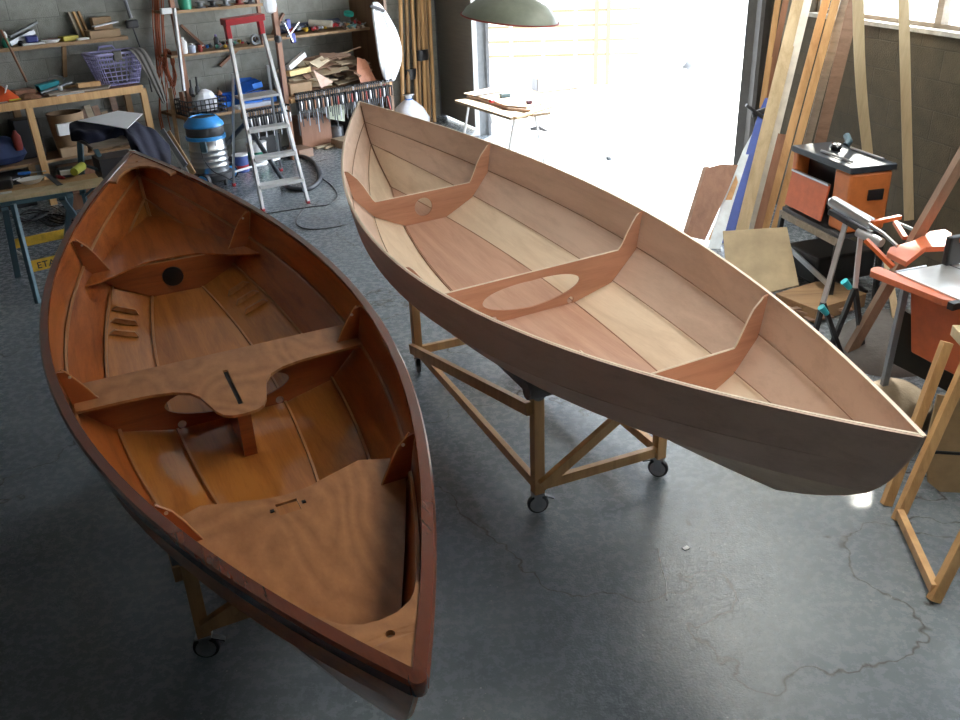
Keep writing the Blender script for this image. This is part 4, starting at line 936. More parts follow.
# -- clamp row hung on the rails
ck = {}
def clamp(s_, zt, ln, style, d_=-.055):
    key = (style, round(ln, 2)); mw = Matrix.Translation(W(s_, d_, zt)) @ Matrix.Rotation(R(40)+random.uniform(-.15, .15), 4, 'Z')
    lab = {'red': 'bar clamp with a red handle hanging in the clamp row', 'black': 'black bar clamp hanging in the clamp row', 'wood': 'bar clamp with a wooden handle hanging in the clamp row', 'steel': 'bright steel clamp hanging in the clamp row'}[style]
    grp = '%s clamps hanging from the shelf rail' % style
    if key in ck: c_ = dup(ck[key], mw); return c_
    o_ = thing('bar_clamp', lab, 'clamp', mat=mw, group=grp); ck[key] = o_
    M().box((0, 0, .02-ln/2), (.012, .006, ln)).build('bar', m_zinc if style == 'steel' else m_dark, o_, local=True)
    M().box((0, -.02, .015), (.014, .10, .02)).build('fixed_jaw', m_black, o_, local=True, bevel=.003)
    M().box((0, -.025, -.06), (.014, .08, .022)).build('sliding_jaw', m_black, o_, local=True, bevel=.003)
    hm = {'red': m_red_dark, 'black': m_black, 'wood': m_redwood, 'steel': m_alu}[style]
    M().lathe((0, -.055, -.07), [(.008, 0), (.013, -.02), (.013, -.09), (.008, -.11)], (0, 0, 1), 10).build('handle', hm, o_, local=True, smooth=True)
    return o_
random.seed(3)
for i in range(46):
    s_ = -.28+i*.0305; z_ = .77+.0*(s_)
    clamp(s_, .765, [.28, .34, .4][i % 3] if i % 9 else .5, ['black', 'black', 'wood', 'black', 'red', 'black', 'steel'][i % 7] if i > 16 else ['black', 'steel', 'black', 'wood'][i % 4])
for i in range(17):
    clamp(-.97+i*.034, .665, [.24, .28, .34][(i+1) % 3], ['black', 'steel', 'black'][i % 3], -.06)
# -- floor stuff below
one('storage_box', 'dark storage box on the floor under the right of the shelving', 'box', M().wbox(.7, 1.1, .25, .7, 0, .34), m_dark, bevel=.01)
one('storage_box', 'brown storage box on the floor under the middle of the shelving', 'box', M().wbox(.0, .45, .42, .75, 0, .38), m_redwood, bevel=.006)
one('paint_can', 'dull metal paint can on the floor next to the brown storage box', 'can', M().lathe(W(.58, .5, 0), [(.09, 0), (.09, .2), (.085, .205), (.08, .2), (0, .2)], n=22), m_zinc, smooth=True)
for i, (u, v_, u2, v2, w_, lab) in enumerate(((301, 132, 350, 126, .14, 'widest grey-brown plank on the floor pile under the clamp row'), (303, 146, 348, 135, .05, 'long narrow batten at the front of the floor pile'), (316, 148, 345, 140, .05, 'short batten on the floor in front of the pile'), (325, 148, 352, 139, .04, 'thin pale batten right of the short one on the floor'), (309, 143, 350, 131, .04, 'narrow batten behind the front one on the floor'), (300, 138, 330, 134, .06, 'brown plank end at the left of the floor pile'))):
    z_ = [.12, .03, .02, .02, .06, .08][i]; one('wood_batten', lab, 'wood', M().beam(atz(u, v_, z_), atz(u2, v2, z_), w_, .025 if i else .03), [m_scrap[1], m_grey_wood, m_scrap[3], m_scrap[1], m_grey_wood, m_scrap[2]][i])
one('wood_block', 'squared block holding up the plank pile', 'wood', M().wbox(-.3, -.1, .0, .3, 0, .10), m_scrap[2])
one('wood_block', 'second block under the right of the plank pile', 'wood', M().wbox(.35, .6, .0, .3, 0, .10), m_scrap[1])
one('yellow_rag', 'small yellow piece on the floor battens', 'rag', M().box(atz(341, 142, .05), (.12, .07, .02), .4), m_yellow)
one('pale_panel', 'pale greenish board standing behind the hanging clamps', 'board', M().beam(wp(336, 120, .25), wp(336, 104, .3), .26, .02, up=WN), plain('pale_green', (.5, .55, .42), .6))
bk = thing('paint_bucket', 'white bucket with green print standing behind the ladder', 'bucket', W(-.9, .2, 0))
bc = wp(257, 150, .12); bc.z = 0
M().lathe(bc, [(.10, 0), (.12, .26), (.11, .26), (.09, .01), (0, .01)], n=24).build('bucket_wall', m_white, bk, smooth=True)
M().lathe(bc, [(.1085, .07), (.116, .17)], n=24).build('print_band', m_green, bk, smooth=True)
M().lathe(bc, [(0, .258), (.124, .258), (.124, .275), (0, .28)], n=24).build('lid', m_white, bk, smooth=True)
bk = thing('paint_bucket', 'blue and red paint tin on the floor right of the vacuum cleaner', 'bucket', W(-1.1, 0, 0))
bc = wp(240, 158, -.02); bc.z = 0
M().lathe(bc, [(.09, 0), (.09, .19)], n=24).build('tin_wall', plain('tin_blue', (.06, .1, .3), .4), bk, smooth=True)
M().lathe(bc, [(.0915, .03), (.0915, .08)], n=24).build('red_band', m_red, bk, smooth=True)
M().lathe(bc, [(0, .188), (.094, .188), (.094, .2), (.08, .2), (.0, .195)], n=24).build('lid', m_white, bk, smooth=True)
one('dark_crate', 'black case on the floor behind the ladder, beside the bucket', 'case', M().wbox(-.72, -.45, .15, .5, 0, .32), m_black, bevel=.01)
# -- bags and poles at the right end
cloth([wp(374, 2, -.06), wp(377, 12, -.08), wp(384, 30, -.1), wp(388, 48, -.12), wp(390, 66, -.1), wp(389, 82, -.06)], WE, [.06, .19, .32, .38, .36, .16], 'cloth_bag', 'long white cloth bag hanging from the end of the shelving', m_cloth_white, 'bag', th=.05, wav=.03)
one('coat_hook', 'dark hook at the top of the hanging white bag', 'hook', M().tube([wp(370, 6, -.14), wp(377, 8, -.15), wp(384, 11, -.14)], .018, 8), m_dark, smooth=True)
sk = thing('cloth_sack', 'tied white plastic sack standing on the floor by the poles', 'sack', W(1.7, .1, 0))
kc = atz(411, 130, 0)
pr = [(.16, 0), (.24, .05), (.26, .16), (.2, .3), (.1, .38), (.035, .42), (.05, .46), (.08, .48), (.0, .48)]
m = M().lathe(kc, pr, n=18)
for p in m.v:
    a_ = math.atan2(p.y-kc.y, p.x-kc.x); f = 1+.06*math.sin(5*a_+p.z*14)+.04*math.sin(9*a_); p.x = kc.x+(p.x-kc.x)*f; p.y = kc.y+(p.y-kc.y)*f
m.build('sack_body', m_cloth_white, sk, smooth=True, auto=180); M().tube([kc+V((.045*math.cos(a), .045*math.sin(a), .42)) for a in [i*math.pi/6 for i in range(12)]], .008, 5, closed=True).build('tie', m_blue, sk)
tl = ['leftmost orange-varnished pole standing in the corner', 'second pole from the left in the corner bundle', 'third pole in the corner bundle, next to the sack', 'middle pole of the corner bundle', 'fifth pole of the corner bundle', 'sixth pole of the corner bundle', 'pole nearest the dark door frame in the corner bundle']
for i, (u0, u1) in enumerate(((400, 402), (406, 408), (411, 417), (418, 419), (421, 425), (424, 429), (428, 434))):
    a = wp(u0, -16, .62); b = wp(u1, 118, .42); b.z = 0.0; s_b = wsz(u1, 112, .42)[0]; b = W(s_b, .42, .012)
    one('round_pole', tl[i], 'pole', M().tube([a, b], .028, 9), [m_pine, m_pine_old][i % 2] if i else m_pine, group='orange poles bundled in the corner', smooth=True)
for (u, v_, lab) in ((412, 74, 'lower black strap around the corner poles'), (423, 55, 'upper black strap around the corner poles')):
    s_, z_ = wsz(u, v_, .5); one('strap', lab, 'strap', M().lathe(W(s_, .52, z_-.07), [(.105, 0), (.11, .07), (.105, .14)], n=18, squash=.55), m_black, smooth=True)
one('shelf_stick', 'dark red stick leaning under the right end of the clamp row', 'stick', M().beam(wp(384, 84, -.05), wp(391, 112, -.12), .02, .02), m_red_dark)

# ================================================================== LADDER, VACUUM, CABLES
ld = thing('stepladder', 'aluminium folding stepladder with a red top tray', 'ladder', (-2.1, 9.2, 0))
FL, FR = atz(263, 211, 0), atz(308, 203, 0); lx = (FR-FL).normalized(); ly = V((-lx.y, lx.x, 0))
TL_, TR_ = FL+lx*.07+ly*.44+UZ*1.72, FR-lx*.02+ly*.44+UZ*1.72
TL_, TR_ = aty(226, 22, FL.y+.42), aty(259, 17, FL.y+.58)
BL = atz(234, 186, 0); BR = atz(281, 171, 0)
M().beam(FL+UZ*.02, TL_, .03, .06, up=ly).build('front_rail', m_alu, ld, bevel=.002)
M().beam(FR+UZ*.02, TR_, .03, .06, up=ly).build('front_rail', m_alu, ld, bevel=.002)
for f in (.135, .285, .435):
    a, b = FL.lerp(TL_, f), FR.lerp(TR_, f); mid = (a+b)/2
    M().obox(mid, (b-a)/2, ly*.075, UZ*.016).build('tread', plain('tread_grey', (.6, .6, .6), .5), ld, bevel=.002)
a, b = FL.lerp(TL_, .60), FR.lerp(TR_, .60)
M().obox((a+b)/2+ly*.1, (b-a)/2, ly*.14, UZ*.012).build('platform', m_alu, ld, bevel=.002)
BTL, BTR = (FL.lerp(TL_, .6)+ly*.2), (FR.lerp(TR_, .6)+ly*.2)
BTL = aty(233, 74, BTL.y); BTR = aty(268, 66, BTR.y)
M().beam(BL+UZ*.02, BTL, .02, .03, up=ly).build('rear_rail', m_alu, ld); M().beam(BR+UZ*.02, BTR, .02, .03, up=ly).build('rear_rail', m_alu, ld)
M().beam(BL.lerp(BTL, .14), BR.lerp(BTR, .14), .02, .02).build('rear_brace', m_alu, ld)
for p in (FL, FR, BL, BR): M().box(p+UZ*.018, (.035, .05, .036), .5).build('foot', m_red, ld, bevel=.004)
tt = (TL_+TR_)/2; hx = (TR_-TL_)/2
M().obox(tt+UZ*.0, hx*1.2, ly*.1, UZ*.03).build('top_tray', m_red, ld, bevel=.008)
for e in (TL_, TR_): M().beam(e+UZ*.0, e+(FL-TL_).normalized()*.16, .05, .08, up=ly).build('tray_bracket', m_red, ld, bevel=.006)

vc = thing('shop_vacuum', 'steel drum vacuum cleaner with a bright blue lid and wheels', 'vacuum cleaner', atz(212, 180, 0))
c_ = atz(214, 183, 0)
M().lathe(c_, [(.195, .14), (.197, .2), (.207, .215), (.197, .23), (.197, .26), (.207, .275), (.197, .29), (.197, .32), (.207, .335), (.197, .35), (.197, .38), (.207, .395), (.197, .41), (.197, .50)], n=36).build('steel_drum', m_steel, vc, smooth=True)
M().lathe(c_, [(.2, .5), (.215, .505), (.215, .54), (.2, .545)], n=36).build('drum_rim', m_sky, vc, smooth=True)
M().lathe(c_, [(.2, .54), (.205, .56), (.205, .63), (.2, .64)], n=36).build('motor_housing', m_dark, vc, smooth=True)
M().lathe(c_, [(.2, .635), (.215, .645), (.21, .67), (.15, .74), (.135, .745), (.13, .73), (0, .73)], n=36).build('lid', m_sky, vc, smooth=True)
M().lathe(c_, [(0, .728), (.12, .728), (.12, .736), (0, .738)], n=24).build('lid_recess', m_black, vc)
M().lathe(c_, [(.2, .05), (.23, .07), (.23, .13), (.2, .15)], n=36).build('base', m_dark, vc, smooth=True)
q0 = c_+V((.02, -.21, .45)); M().box(q0, (.07, .05, .12), .0).build('inlet', m_bluesteel, vc, bevel=.01)
for sx, sy in ((-1, -1), (1, 1)):
    wq = c_+V((-.03, -.27, .085)) if sy < 0 else c_+V((.16, .17, .085))
    ax_ = V((.3*sx, -1, 0)).normalized()
    w_ = M().lathe(wq, [(.085, -.025), (.085, .025)], ax_, 28).build('wheel', m_black, vc, smooth=True); M().lathe(wq, [(.065, -.03), (.07, .028), (.05, .036), (0, .038)], ax_, 24).build('hub_cap', m_sky, w_, smooth=True)
M().lathe(c_+V((.17, -.12, .04)), [(.04, -.012), (.04, .012)], (1, 0, 0), 16).build('wheel', m_black, vc, smooth=True)
def curve(pts, k=8):
    out = []; n_ = len(pts); pts = [V(p) for p in pts]
    for i in range(n_-1):
        p0, p1, p2, p3 = pts[max(0, i-1)], pts[i], pts[i+1], pts[min(n_-1, i+2)]
        for j in range(k):
            t = j/k; out.append(.5*((2*p1)+(p2-p0)*t+(2*p0-5*p1+4*p2-p3)*t*t+(3*p1-p0-3*p2+p3)*t**3))
    return out+[pts[-1]]
def C(m_pts, z): return curve([atz(u, v, z) for u, v in m_pts])
hz = .026
hp = curve([c_+V((.20, .10, .42)), aty(246, 124, 9.75), aty(253, 134, 9.6), aty(262, 148, 9.4), aty(272, 163, 9.35)]+[atz(u, v, hz) for u, v in ((283, 180), (291, 188), (310, 188), (320, 178), (315, 164), (304, 157), (292, 156))])
one('vacuum_hose', 'ribbed dark hose curling from the vacuum around the ladder', 'hose', M().tube(hp, [.024+.003*(i % 2) for i in range(len(hp))], 10), m_hose, smooth=True)
one('power_cable', 'thin black cable from the hose tip looping to under the hull bow', 'cable', M().tube(C([(323, 179), (332, 186), (337, 195), (330, 204), (310, 207), (290, 210), (270, 213), (255, 214)], .005), .006, 6), m_black, smooth=True)
one('power_cable', 'long grey cable lying in a wide loop beside the bare hull', 'cable', M().tube(C([(306, 206), (300, 214), (296, 222), (303, 228), (320, 229), (340, 226), (352, 222), (368, 214)], .005), .006, 6), m_dark, smooth=True)
one('power_cable', 'cable drooping over the steel drum of the vacuum', 'cable', M().tube(curve([c_+V((.0, -.215, .5)), c_+V((.0, -.24, .35)), c_+V((.08, -.25, .2)), c_+V((.2, -.22, .12)), c_+V((.3, -.16, .02))]), .006, 6), m_black, smooth=True)

# ================================================================== LEFT FOREGROUND TRESTLE TABLE
et = thing('folding_workbench', 'folding workbench with a pine plank top and yellow lettered bars', 'workbench', (-3.4, 6.6, 0))
Zt = .80
pl = [atz(0, 197, Zt), atz(105, 181, Zt), atz(101, 176, Zt), atz(96, 172, Zt), atz(40, 170, Zt), atz(0, 182, Zt)]
A_, B_ = atz(-40, 205, Zt), atz(106, 182, Zt); ux = (B_-A_).normalized(); uy = V((-ux.y, ux.x, 0))
M().obox((A_+B_)/2+uy*.1+UZ*-.015, (B_-A_)/2, uy*.1, UZ*.015).build('top_plank', m_pine_pale, et, bevel=.003)
M().obox((A_+B_)/2+uy*.3+UZ*-.015, (B_-A_)/2*.96, uy*.095, UZ*.015).build('top_plank', m_pine, et, bevel=.003)
M().obox((A_+B_)/2+uy*.25-UZ*.045, (B_-A_)/2*.5, uy*.26, UZ*.015).build('bearer', m_bluesteel, et)
f1, f2 = atz(18, 277, 0), atz(38, 303, 0)
fr1 = atz(72, 240, 0)
tp = atz(10, 207, Zt-.03)
legs = [(atz(4, 205, .77), f1), (atz(8, 200, .77), f2)]
def q(x, y, z): return A_+ux*x+uy*y+UZ*(z-Zt)
lg = [((4, 210), f1), ((12, 205), f2)]
M().beam(atz(5, 209, .76), f1, .045, .03).build('leg', m_bluesteel, et, bevel=.003)
M().beam(atz(13, 204, .76), f2, .045, .03).build('leg', m_bluesteel, et, bevel=.003)
M().beam(atz(62, 198, .76), atz(92, 240, .05), .045, .03).build('leg', m_bluesteel, et, bevel=.003)
M().beam(atz(70, 196, .76), atz(66, 245, .03), .045, .03).build('leg', m_bluesteel, et, bevel=.003)
M().tube([atz(10, 247, .28), atz(28, 258, .25)], .008, 6).build('stay', m_steel, et)
ba0, ba1 = atz(30, 267, .2), atz(84, 254, .2)
bm_ = (ba0+ba1)/2; bx_ = (ba1-ba0).normalized(); nb = V((-bx_.y, bx_.x, 0))
bar = M().obox(bm_, (ba1-ba0)/2, nb*.008, UZ*.045).build('lettered_bar', m_yellow, et, bevel=.002)
bb0, bb1 = atz(14, 244, .2), atz(72, 232, .2)
M().obox((bb0+bb1)/2, (bb1-bb0)/2, nb*.008, UZ*.04).build('rear_bar', m_yellow, et, bevel=.002)
def text(body, size, mw, mat, parent, name='lettering'):
    c = bpy.data.curves.new(name, 'FONT'); c.body = body; c.size = size; c.extrude = .0006; c.offset = .0012; c.space_character = 1.12
    t = bpy.data.objects.new(name, c); COL.objects.link(t); bpy.context.view_layer.update()
    me = bpy.data.meshes.new_from_object(t.evaluated_get(bpy.context.evaluated_depsgraph_get())); bpy.data.objects.remove(t)
    me.materials.append(mat); o = bpy.data.objects.new(name, me); COL.objects.link(o); o.parent = parent
    o.matrix_local = ROOT[parent.name].inverted() @ mw; return o
tm = Matrix((( bx_.x, 0, -nb.x, 0), (bx_.y, 0, -nb.y, 0), (0, 1, 0, 0), (0, 0, 0, 1)))
tb_ = ba0+bx_*.05-nb*.0095-UZ*.025
text('ETABLI', .072, Matrix.Translation(tb_) @ tm, m_black, bar)
# things on it
Z = Zt+.001
one('white_dish', 'oval white plastic dish on the pine plank', 'dish', M().lathe(atz(32, 183, Z), [(.06, 0), (.10, .035), (.105, .037), (.095, .03), (.05, .008), (0, .006)], n=26, squash=.75), m_white, smooth=True)
o = thing('cordless_drill', 'black and yellow-green cordless drill on the pine plank', 'drill', atz(70, 172, Z))
M().box(atz(66, 172, Z+.04), (.12, .06, .078), .5).build('battery', m_dark, o, bevel=.01); M().tube([atz(74, 172, Z+.09), atz(82, 166, Z+.09)], [.03, .035], 10).build('body', plain('lime', (.4, .42, .05), .5), o)
M().box(atz(67, 172, Z+.05), (.10, .07, .03), .5).build('label_plate', m_white, o)
M().tube([atz(60, 176, Z+.02), atz(62, 174, Z+.02)], .02, 8)
one('screwdriver', 'red and black screwdriver lying by the drill', 'screwdriver', M().tube([atz(57, 176, Z+.015), atz(60, 177, Z+.015), atz(64, 178, Z+.012)], [.012, .017, .01], 8), m_red, smooth=True)
one('steel_square', 'dark steel blade lying across the pine plank', 'blade', M().beam(atz(46, 174, Z+.004), atz(60, 185, Z+.004), .04, .005), m_dark)
tool('blue gripped tool lying at the back of the pine plank', atz(18, 174, Z+.016), atz(46, 171, Z+.016), .014, (m_blue, m_steel))
tool('black gripped tool at the left of the pine plank', atz(6, 182, Z+.016), atz(20, 178, Z+.016), .012, (m_black, m_alu))
one('black_case', 'black tool case at the very left edge of the plank table', 'case', M().box(atz(-2, 184, Z+.035), (.2, .14, .07), .4), m_black, bevel=.01)
one('paper_strip', 'pale ruled strip lying at the left front of the plank', 'ruler', M().box(atz(3, 193, Z+.004), (.12, .05, .006), .45), m_white)
cb = M()
for i in range(7):
    x0 = random.uniform(10, 60); cb.tube(C([(x0, 215+random.uniform(-4, 6)), (x0+14, 209+random.uniform(-3, 8)), (x0+30, 214+random.uniform(-4, 8)), (x0+12, 222+random.uniform(-2, 4)), (x0-4, 216)], .012+.003*i), .007, 5)
one('tangled_cables', 'tangle of black cables on the floor under the plank table', 'cable', cb, m_black, smooth=True)
# stand with jacket
js = thing('roller_stand', 'blue-grey steel folding stand under the dark jacket', 'stand', (-3.5, 8.3, 0))
K = lambda u, v, y: aty(u, v, y)
M().beam(K(80, 140, 8.3), K(83, 195, 8.1), .05, .03).build('leg', m_bluesteel, js); M().beam(K(92, 143, 8.3), K(108, 172, 8.1), .04, .03).build('leg', m_bluesteel, js)
M().beam(K(84, 165, 8.2), K(109, 173, 8.1), .03, .02).build('stay', m_bluesteel, js); M().beam(K(84, 197, 8.1), K(108, 175, 8.1), .03, .02).build('stay', m_bluesteel, js)
jz = 1.0
jt = [atz(72, 136, jz), atz(92, 146, jz), atz(134, 140, jz), atz(128, 120, jz), atz(80, 118, jz)]
M().prism([p-UZ*.03 for p in jt], UZ*.02).build('top_board', m_grey_wood, js, bevel=.004)
M().box(K(115, 160, 8.25)-UZ*.1, (.34, .3, .3), .6).build('cabinet', m_black, js)
for p_ in (K(84, 195, 8.1), K(110, 178, 8.3)):
    M().beam(V((p_.x, p_.y, 0)), V((p_.x, p_.y, p_.z+.02)), .04, .03).build('lower_leg', m_bluesteel, js)
rows = []
for i in range(17):
    f = i/16; r_ = []
    for j in range(27):
        g_ = j/26; u = 70+96*g_; v = (126-6*math.sin(g_*3))*(1-f)+(134+ (26 if g_ > .6 else 4*g_)*max(0, (g_-.3))*1.4+4*math.sin(g_*8))*f
        zc = jz+.05+.02*math.sin(5*g_+3*f) - (max(0, g_-.66)*1.0)*(.4+.6*f) - (.06 if f > .9 else 0) + (.022*math.sin(17*g_+6*f)+.014*math.sin(31*g_-9*f))*(.25 if (g_ < .7 and f < .75) else 1)
        p = atz(u, 118+(v-118)*1.0, jz+.04); r_.append(V((p.x, p.y, zc)))
    rows.append(r_)
one('work_jacket', 'dark navy jacket thrown over the folding stand', 'jacket', M().grid(rows), m_navy, smooth=True, solid=.012, subd=1, auto=180)
one('paper_sheets', 'open white printed sheets lying on the navy jacket', 'paper', M().prism([atz(78, 121, jz+.1), atz(99, 124, jz+.1), atz(127, 129, jz+.1), atz(143, 114, jz+.1), atz(118, 111, jz+.1)], UZ*.004), m_paper)
for i, (a, b, mt, lab) in enumerate(((( 162, 130), (178, 152), m_zinc, 'grey steel strip leaning behind the stern of the varnished boat'), ((168, 132), (186, 160), m_pine_old, 'brown slat leaning behind the stern of the varnished boat'), ((172, 145), (180, 162), m_alu, 'thin bright strip behind the stern of the varnished boat'))):
    one(['steel_strip', 'wood_strip', 'steel_strip'][i], lab, 'strip', M().beam(aty(a[0], a[1], 8.6), aty(b[0]+8, b[1]+14, 8.3), .05, .015, up=(0, 1, 0)), mt)
one('wooden_offcut_box', 'brown boards stacked on the floor behind the folding stand', 'wood', M().box(aty(95, 195, 8.6), (.5, .3, .16), .5), m_redwood)

# ================================================================== RIGHT SIDE
# leaning boards against the right wall / pier
def lean(label, u0, v0, y0, u1, v1, y1, w, t, mt, name='leaning_board', cat='board', grp=None, up=(1, -.3, 0)):
    b = aty(u1, v1, y1)
    if b.z < .01: b = atz(u1, v1, .01)
    q_ = ray(u0, v0); nw = V((math.sin(R(80)), math.cos(R(80)), 0))      # right wall: (p-J).nw = 0
    # the pole head is at z 2.6 and stays `gap` in front of the wall; find the depth of the sighted point
    for k_ in range(60):
        yy = y0-.03*k_; a = CP+q_*(yy/q_.y); d = (a-b).normalized(); a2 = a
        if d.z > 0 and v0 < 10: a2 = a+d*((2.6-a.z)/d.z)
        if (a2-J).dot(nw) < -.09: break
    m_ = M().beam(b, a2, t, w, up=V(up)); return one(name, label, cat, m_, mt, group=grp)
def foot(u, v):       # floor point straight
    p = atz(u, v, .012); return p
lean('tall pale plank, widest of the leaning timber, left of the planer', 799, 0, 7.75, 740, 238, 6.9, .10, .03, m_pine_pale)
lean('plank coloured whitish for the lit edge of the widest pale one', 808, 0, 7.9, 752, 232, 7.05, .06, .03, plain('lit_edge_whitish', (.68, .64, .56), .6))  # whitish colour stands for light on the pale plank's edge
lean('thin orange-brown slat leaning left of the pale plank', 778, 0, 8.2, 762, 108, 8.0, .05, .02, m_pine)
lean('dark brown slat leaning between orange slat and pale plank', 786, 0, 8.3, 765, 105, 8.05, .05, .02, m_redwood)
lean('long yellow-brown moulding leaning left of the planer, front one', 826, 0, 7.5, 764, 232, 6.75, .06, .03, m_pine)
lean('long yellow-brown moulding leaning left of the planer, rear one', 836, 0, 7.5, 774, 232, 6.75, .06, .03, m_pine)
lean('shorter red-brown board leaning at the left edge of the planer', 782, 134, 6.75, 757, 232, 6.6, .06, .02, m_redwood)
lean('greyish plank leaning behind the planer, left one', 845, 0, 7.4, 800, 170, 7.0, .06, .03, m_grey_wood)
lean('brown plank leaning behind the planer, right one', 855, 0, 7.2, 818, 150, 6.95, .09, .03, m_scrap[2])
def upright(label, pts, w, t, mt):
    m_ = M(); P_ = [V(p) for p in pts]
    for a, b in zip(P_[:-1], P_[1:]): m_.beam(a, b, t, w, up=V((1, -.3, 0)))
    return one('upright_plank', label, 'plank', m_, mt)
rows = curve([aty(858, -60, 6.45), aty(858, 0, 6.42), aty(859, 50, 6.4), aty(862, 100, 6.4), aty(867, 148, 6.4), aty(872, 200, 6.4)], 3)
rw_ = [[p+V((-.035, .01, 0)), p+V((.035, -.01, 0))] for p in rows]
one('upright_plank', 'bowed pale plank standing upright behind the planer', 'plank', M().grid(rw_), m_pine_pale, solid=.02)
upright('straight pale plank standing against the dark wall right of the planer', [aty(902, -60, 6.3), aty(909, 220, 6.1)], .065, .02, m_pine_pale)
one('leaning_board', 'long brown batten leaning diagonally in front of the table saw', 'board', M().beam(aty(985, 118, 4.4), aty(842, 365, 4.75), .055, .05, up=(0, 1, .2)), wood('dull_batten', (.2, .12, .075), (.32, .2, .13), axis=2))
lean('pale slat leaning under the table saw', 886, 255, 5.2, 900, 345, 5.1, .04, .02, m_pine_pale)
# brown curved panels and blue sheet left of them
def panel(label, pix, y, mt, t=.008, name='plywood_sheet', cat='sheet', ys=None):
    pts_ = [aty(u, v, (ys[i] if ys else y)) for i, (u, v) in enumerate(pix)]
    n_ = (pts_[1]-pts_[0]).cross(pts_[-1]-pts_[0]).normalized(); return one(name, label, cat, M().prism(pts_, n_*t), mt)
def slab(label, pix, base_v, yb, yt, mt, t=.008, name='plywood_sheet', cat='sheet'):
    """flat panel leaning back: y runs from yb at the lowest pixel to yt at the top"""
    vs_ = [v for u, v in pix]; v0, v1 = min(vs_), max(vs_)
    P0 = aty(pix[0][0], v1, yb)
    q1 = aty(pix[0][0], v0, yt); nrm = (q1-P0).cross(V((1, -.15, 0))).normalized()
    pts_ = []
    for u, v in pix:
        r_ = ray(u, v); k_ = (P0-CP).dot(nrm)/r_.dot(nrm); pts_.append(CP+r_*k_)
    return one(name, label, cat, M().prism(pts_, nrm*t), mt)
slab('brown plywood panel with a curved top leaning in front of the bright doorway', [(686, 236), (706, 168), (722, 164), (738, 165), (728, 190), (705, 240)], 0, 6.9, 7.3, m_redwood)
slab('narrow dark edge panel leaning behind the curved-top brown one', [(683, 232), (703, 167), (709, 166), (690, 238)], 0, 7.0, 7.4, m_scrap[2])
slab('orange board edge right of the curved-top panel', [(708, 240), (736, 175), (738, 182), (718, 240)], 0, 6.95, 7.3, m_pine)
slab('bright blue plastic sheet leaning behind the pale plank', [(719, 250), (731, 205), (747, 150), (759, 112), (765, 98), (774, 98), (760, 180), (742, 250)], 0, 6.95, 7.75, plain('tarp_blue', (.03, .08, .4), .4), name='plastic_sheet')
slab('shiny white and blue film roll leaning left of the blue sheet', [(707, 250), (721, 205), (743, 150), (752, 134), (756, 134), (747, 160), (732, 207), (720, 250)], 0, 6.85, 7.6, plain('pale_film', (.6, .68, .75), .25), name='film_roll')
one('bar_clamp_pair', 'small black and steel clamp gripping the boards by the doorway edge', 'clamp', M().beam(aty(746, 105, 7.6), aty(764, 118, 7.6), .05, .03).beam(aty(752, 115, 7.6), aty(766, 110, 7.6), .03, .05), m_dark, bevel=.008)
slab('stained plywood sheet leaning below the planer', [(723, 231), (787, 227), (799, 285), (770, 292), (728, 292)], 0, 5.75, 6.15, m_ply, t=.012)

# planer
PZ = .98
c00, c10, c11, c01 = atz(797, 147, PZ), atz(862, 172, PZ), atz(889, 161, PZ), atz(828, 138, PZ)
ex = (c10-c00); ey = ((c01-c00)+(c11-c10))/2; ex = ex.normalized(); ey = (ey-ex*ey.dot(ex)).normalized()
lx_ = ((c10-c00).length+(c11-c01).length)/2; ly_ = ((c01-c00).dot(ey)+(c11-c10).dot(ey))/2
pc = (c00+c10+c11+c01)/4
pn = thing('thickness_planer', 'orange and black thickness planer on a stand by the dark wall', 'planer', V((pc.x, pc.y, .5)))
lx_ *= .95
def PQ(x, y, z): return pc+ex*(x*lx_/2)+ey*(y*ly_/2)+UZ*(z-PZ)
PB = .53
def pbx(x0, x1, y0, y1, z0, z1): return M().obox((PQ(x0, y0, z0)+PQ(x1, y1, z1))/2, ex*((x1-x0)*lx_/4), ey*((y1-y0)*ly_/4), UZ*((z1-z0)/2))
pbx(-1, 1, -1, 1, PZ-.045, PZ).build('top_cover', plain('planer_black', (.03, .036, .045), .35), pn, bevel=.008)
pbx(-.98, -.82, -.9, .9, PB, PZ-.045).build('end_housing', m_orange_brown, pn, bevel=.01)
pbx(.45, .98, -.9, .9, PB, PZ-.045).build('motor_housing', m_orange_brown, pn, bevel=.02)
pbx(.99, 1.02, -.1, .55, PB+.22, PB+.29).build('grip_recess', m_black, pn)
pbx(-.8, .45, -.35, .8, PB+.1, PZ-.045).build('cutter_housing', m_black, pn)
sl = [PQ(-.9, -.95, PB+.28), PQ(.38, -.95, PB+.28), PQ(.38, -1.15, PB+.03), PQ(-.9, -1.15, PB+.03)]
M().prism(sl, ey*.012).build('infeed_table', m_ext, pn)
M().beam(sl[0], sl[1], .02, .014).build('table_edge', m_alu, pn)
pbx(-1, 1, -1.1, 1, PB-.03, PB).build('base_plate', m_dark, pn, bevel=.004)
for y_ in (-.62, .72): M().tube([PQ(-.25, y_, PZ+.012), PQ(.75, y_, PZ+.012)], .009, 8).build('carry_bar', m_steel, pn, smooth=True)
M().lathe(PQ(-.3, .1, PZ), [(.03, 0), (.04, .02), (.03, .045), (0, .05)], n=14).build('crank_knob', m_black, pn, smooth=True)
M().tube([PQ(-.3, .1, PZ+.04), PQ(-.05, -.1, PZ+.04)], .012, 8).build('crank_arm', m_black, pn)
M().tube([PQ(-.6, 1.0, PZ), PQ(-.62, 1.15, PZ+.02), PQ(-.8, 1.25, PZ+.05)], .025, 8).build('dust_port', m_bluesteel, pn, smooth=True)
ps = thing('machine_stand', 'black steel stand with a wooden slat carrying the planer', 'stand', V((pc.x, pc.y, 0)))
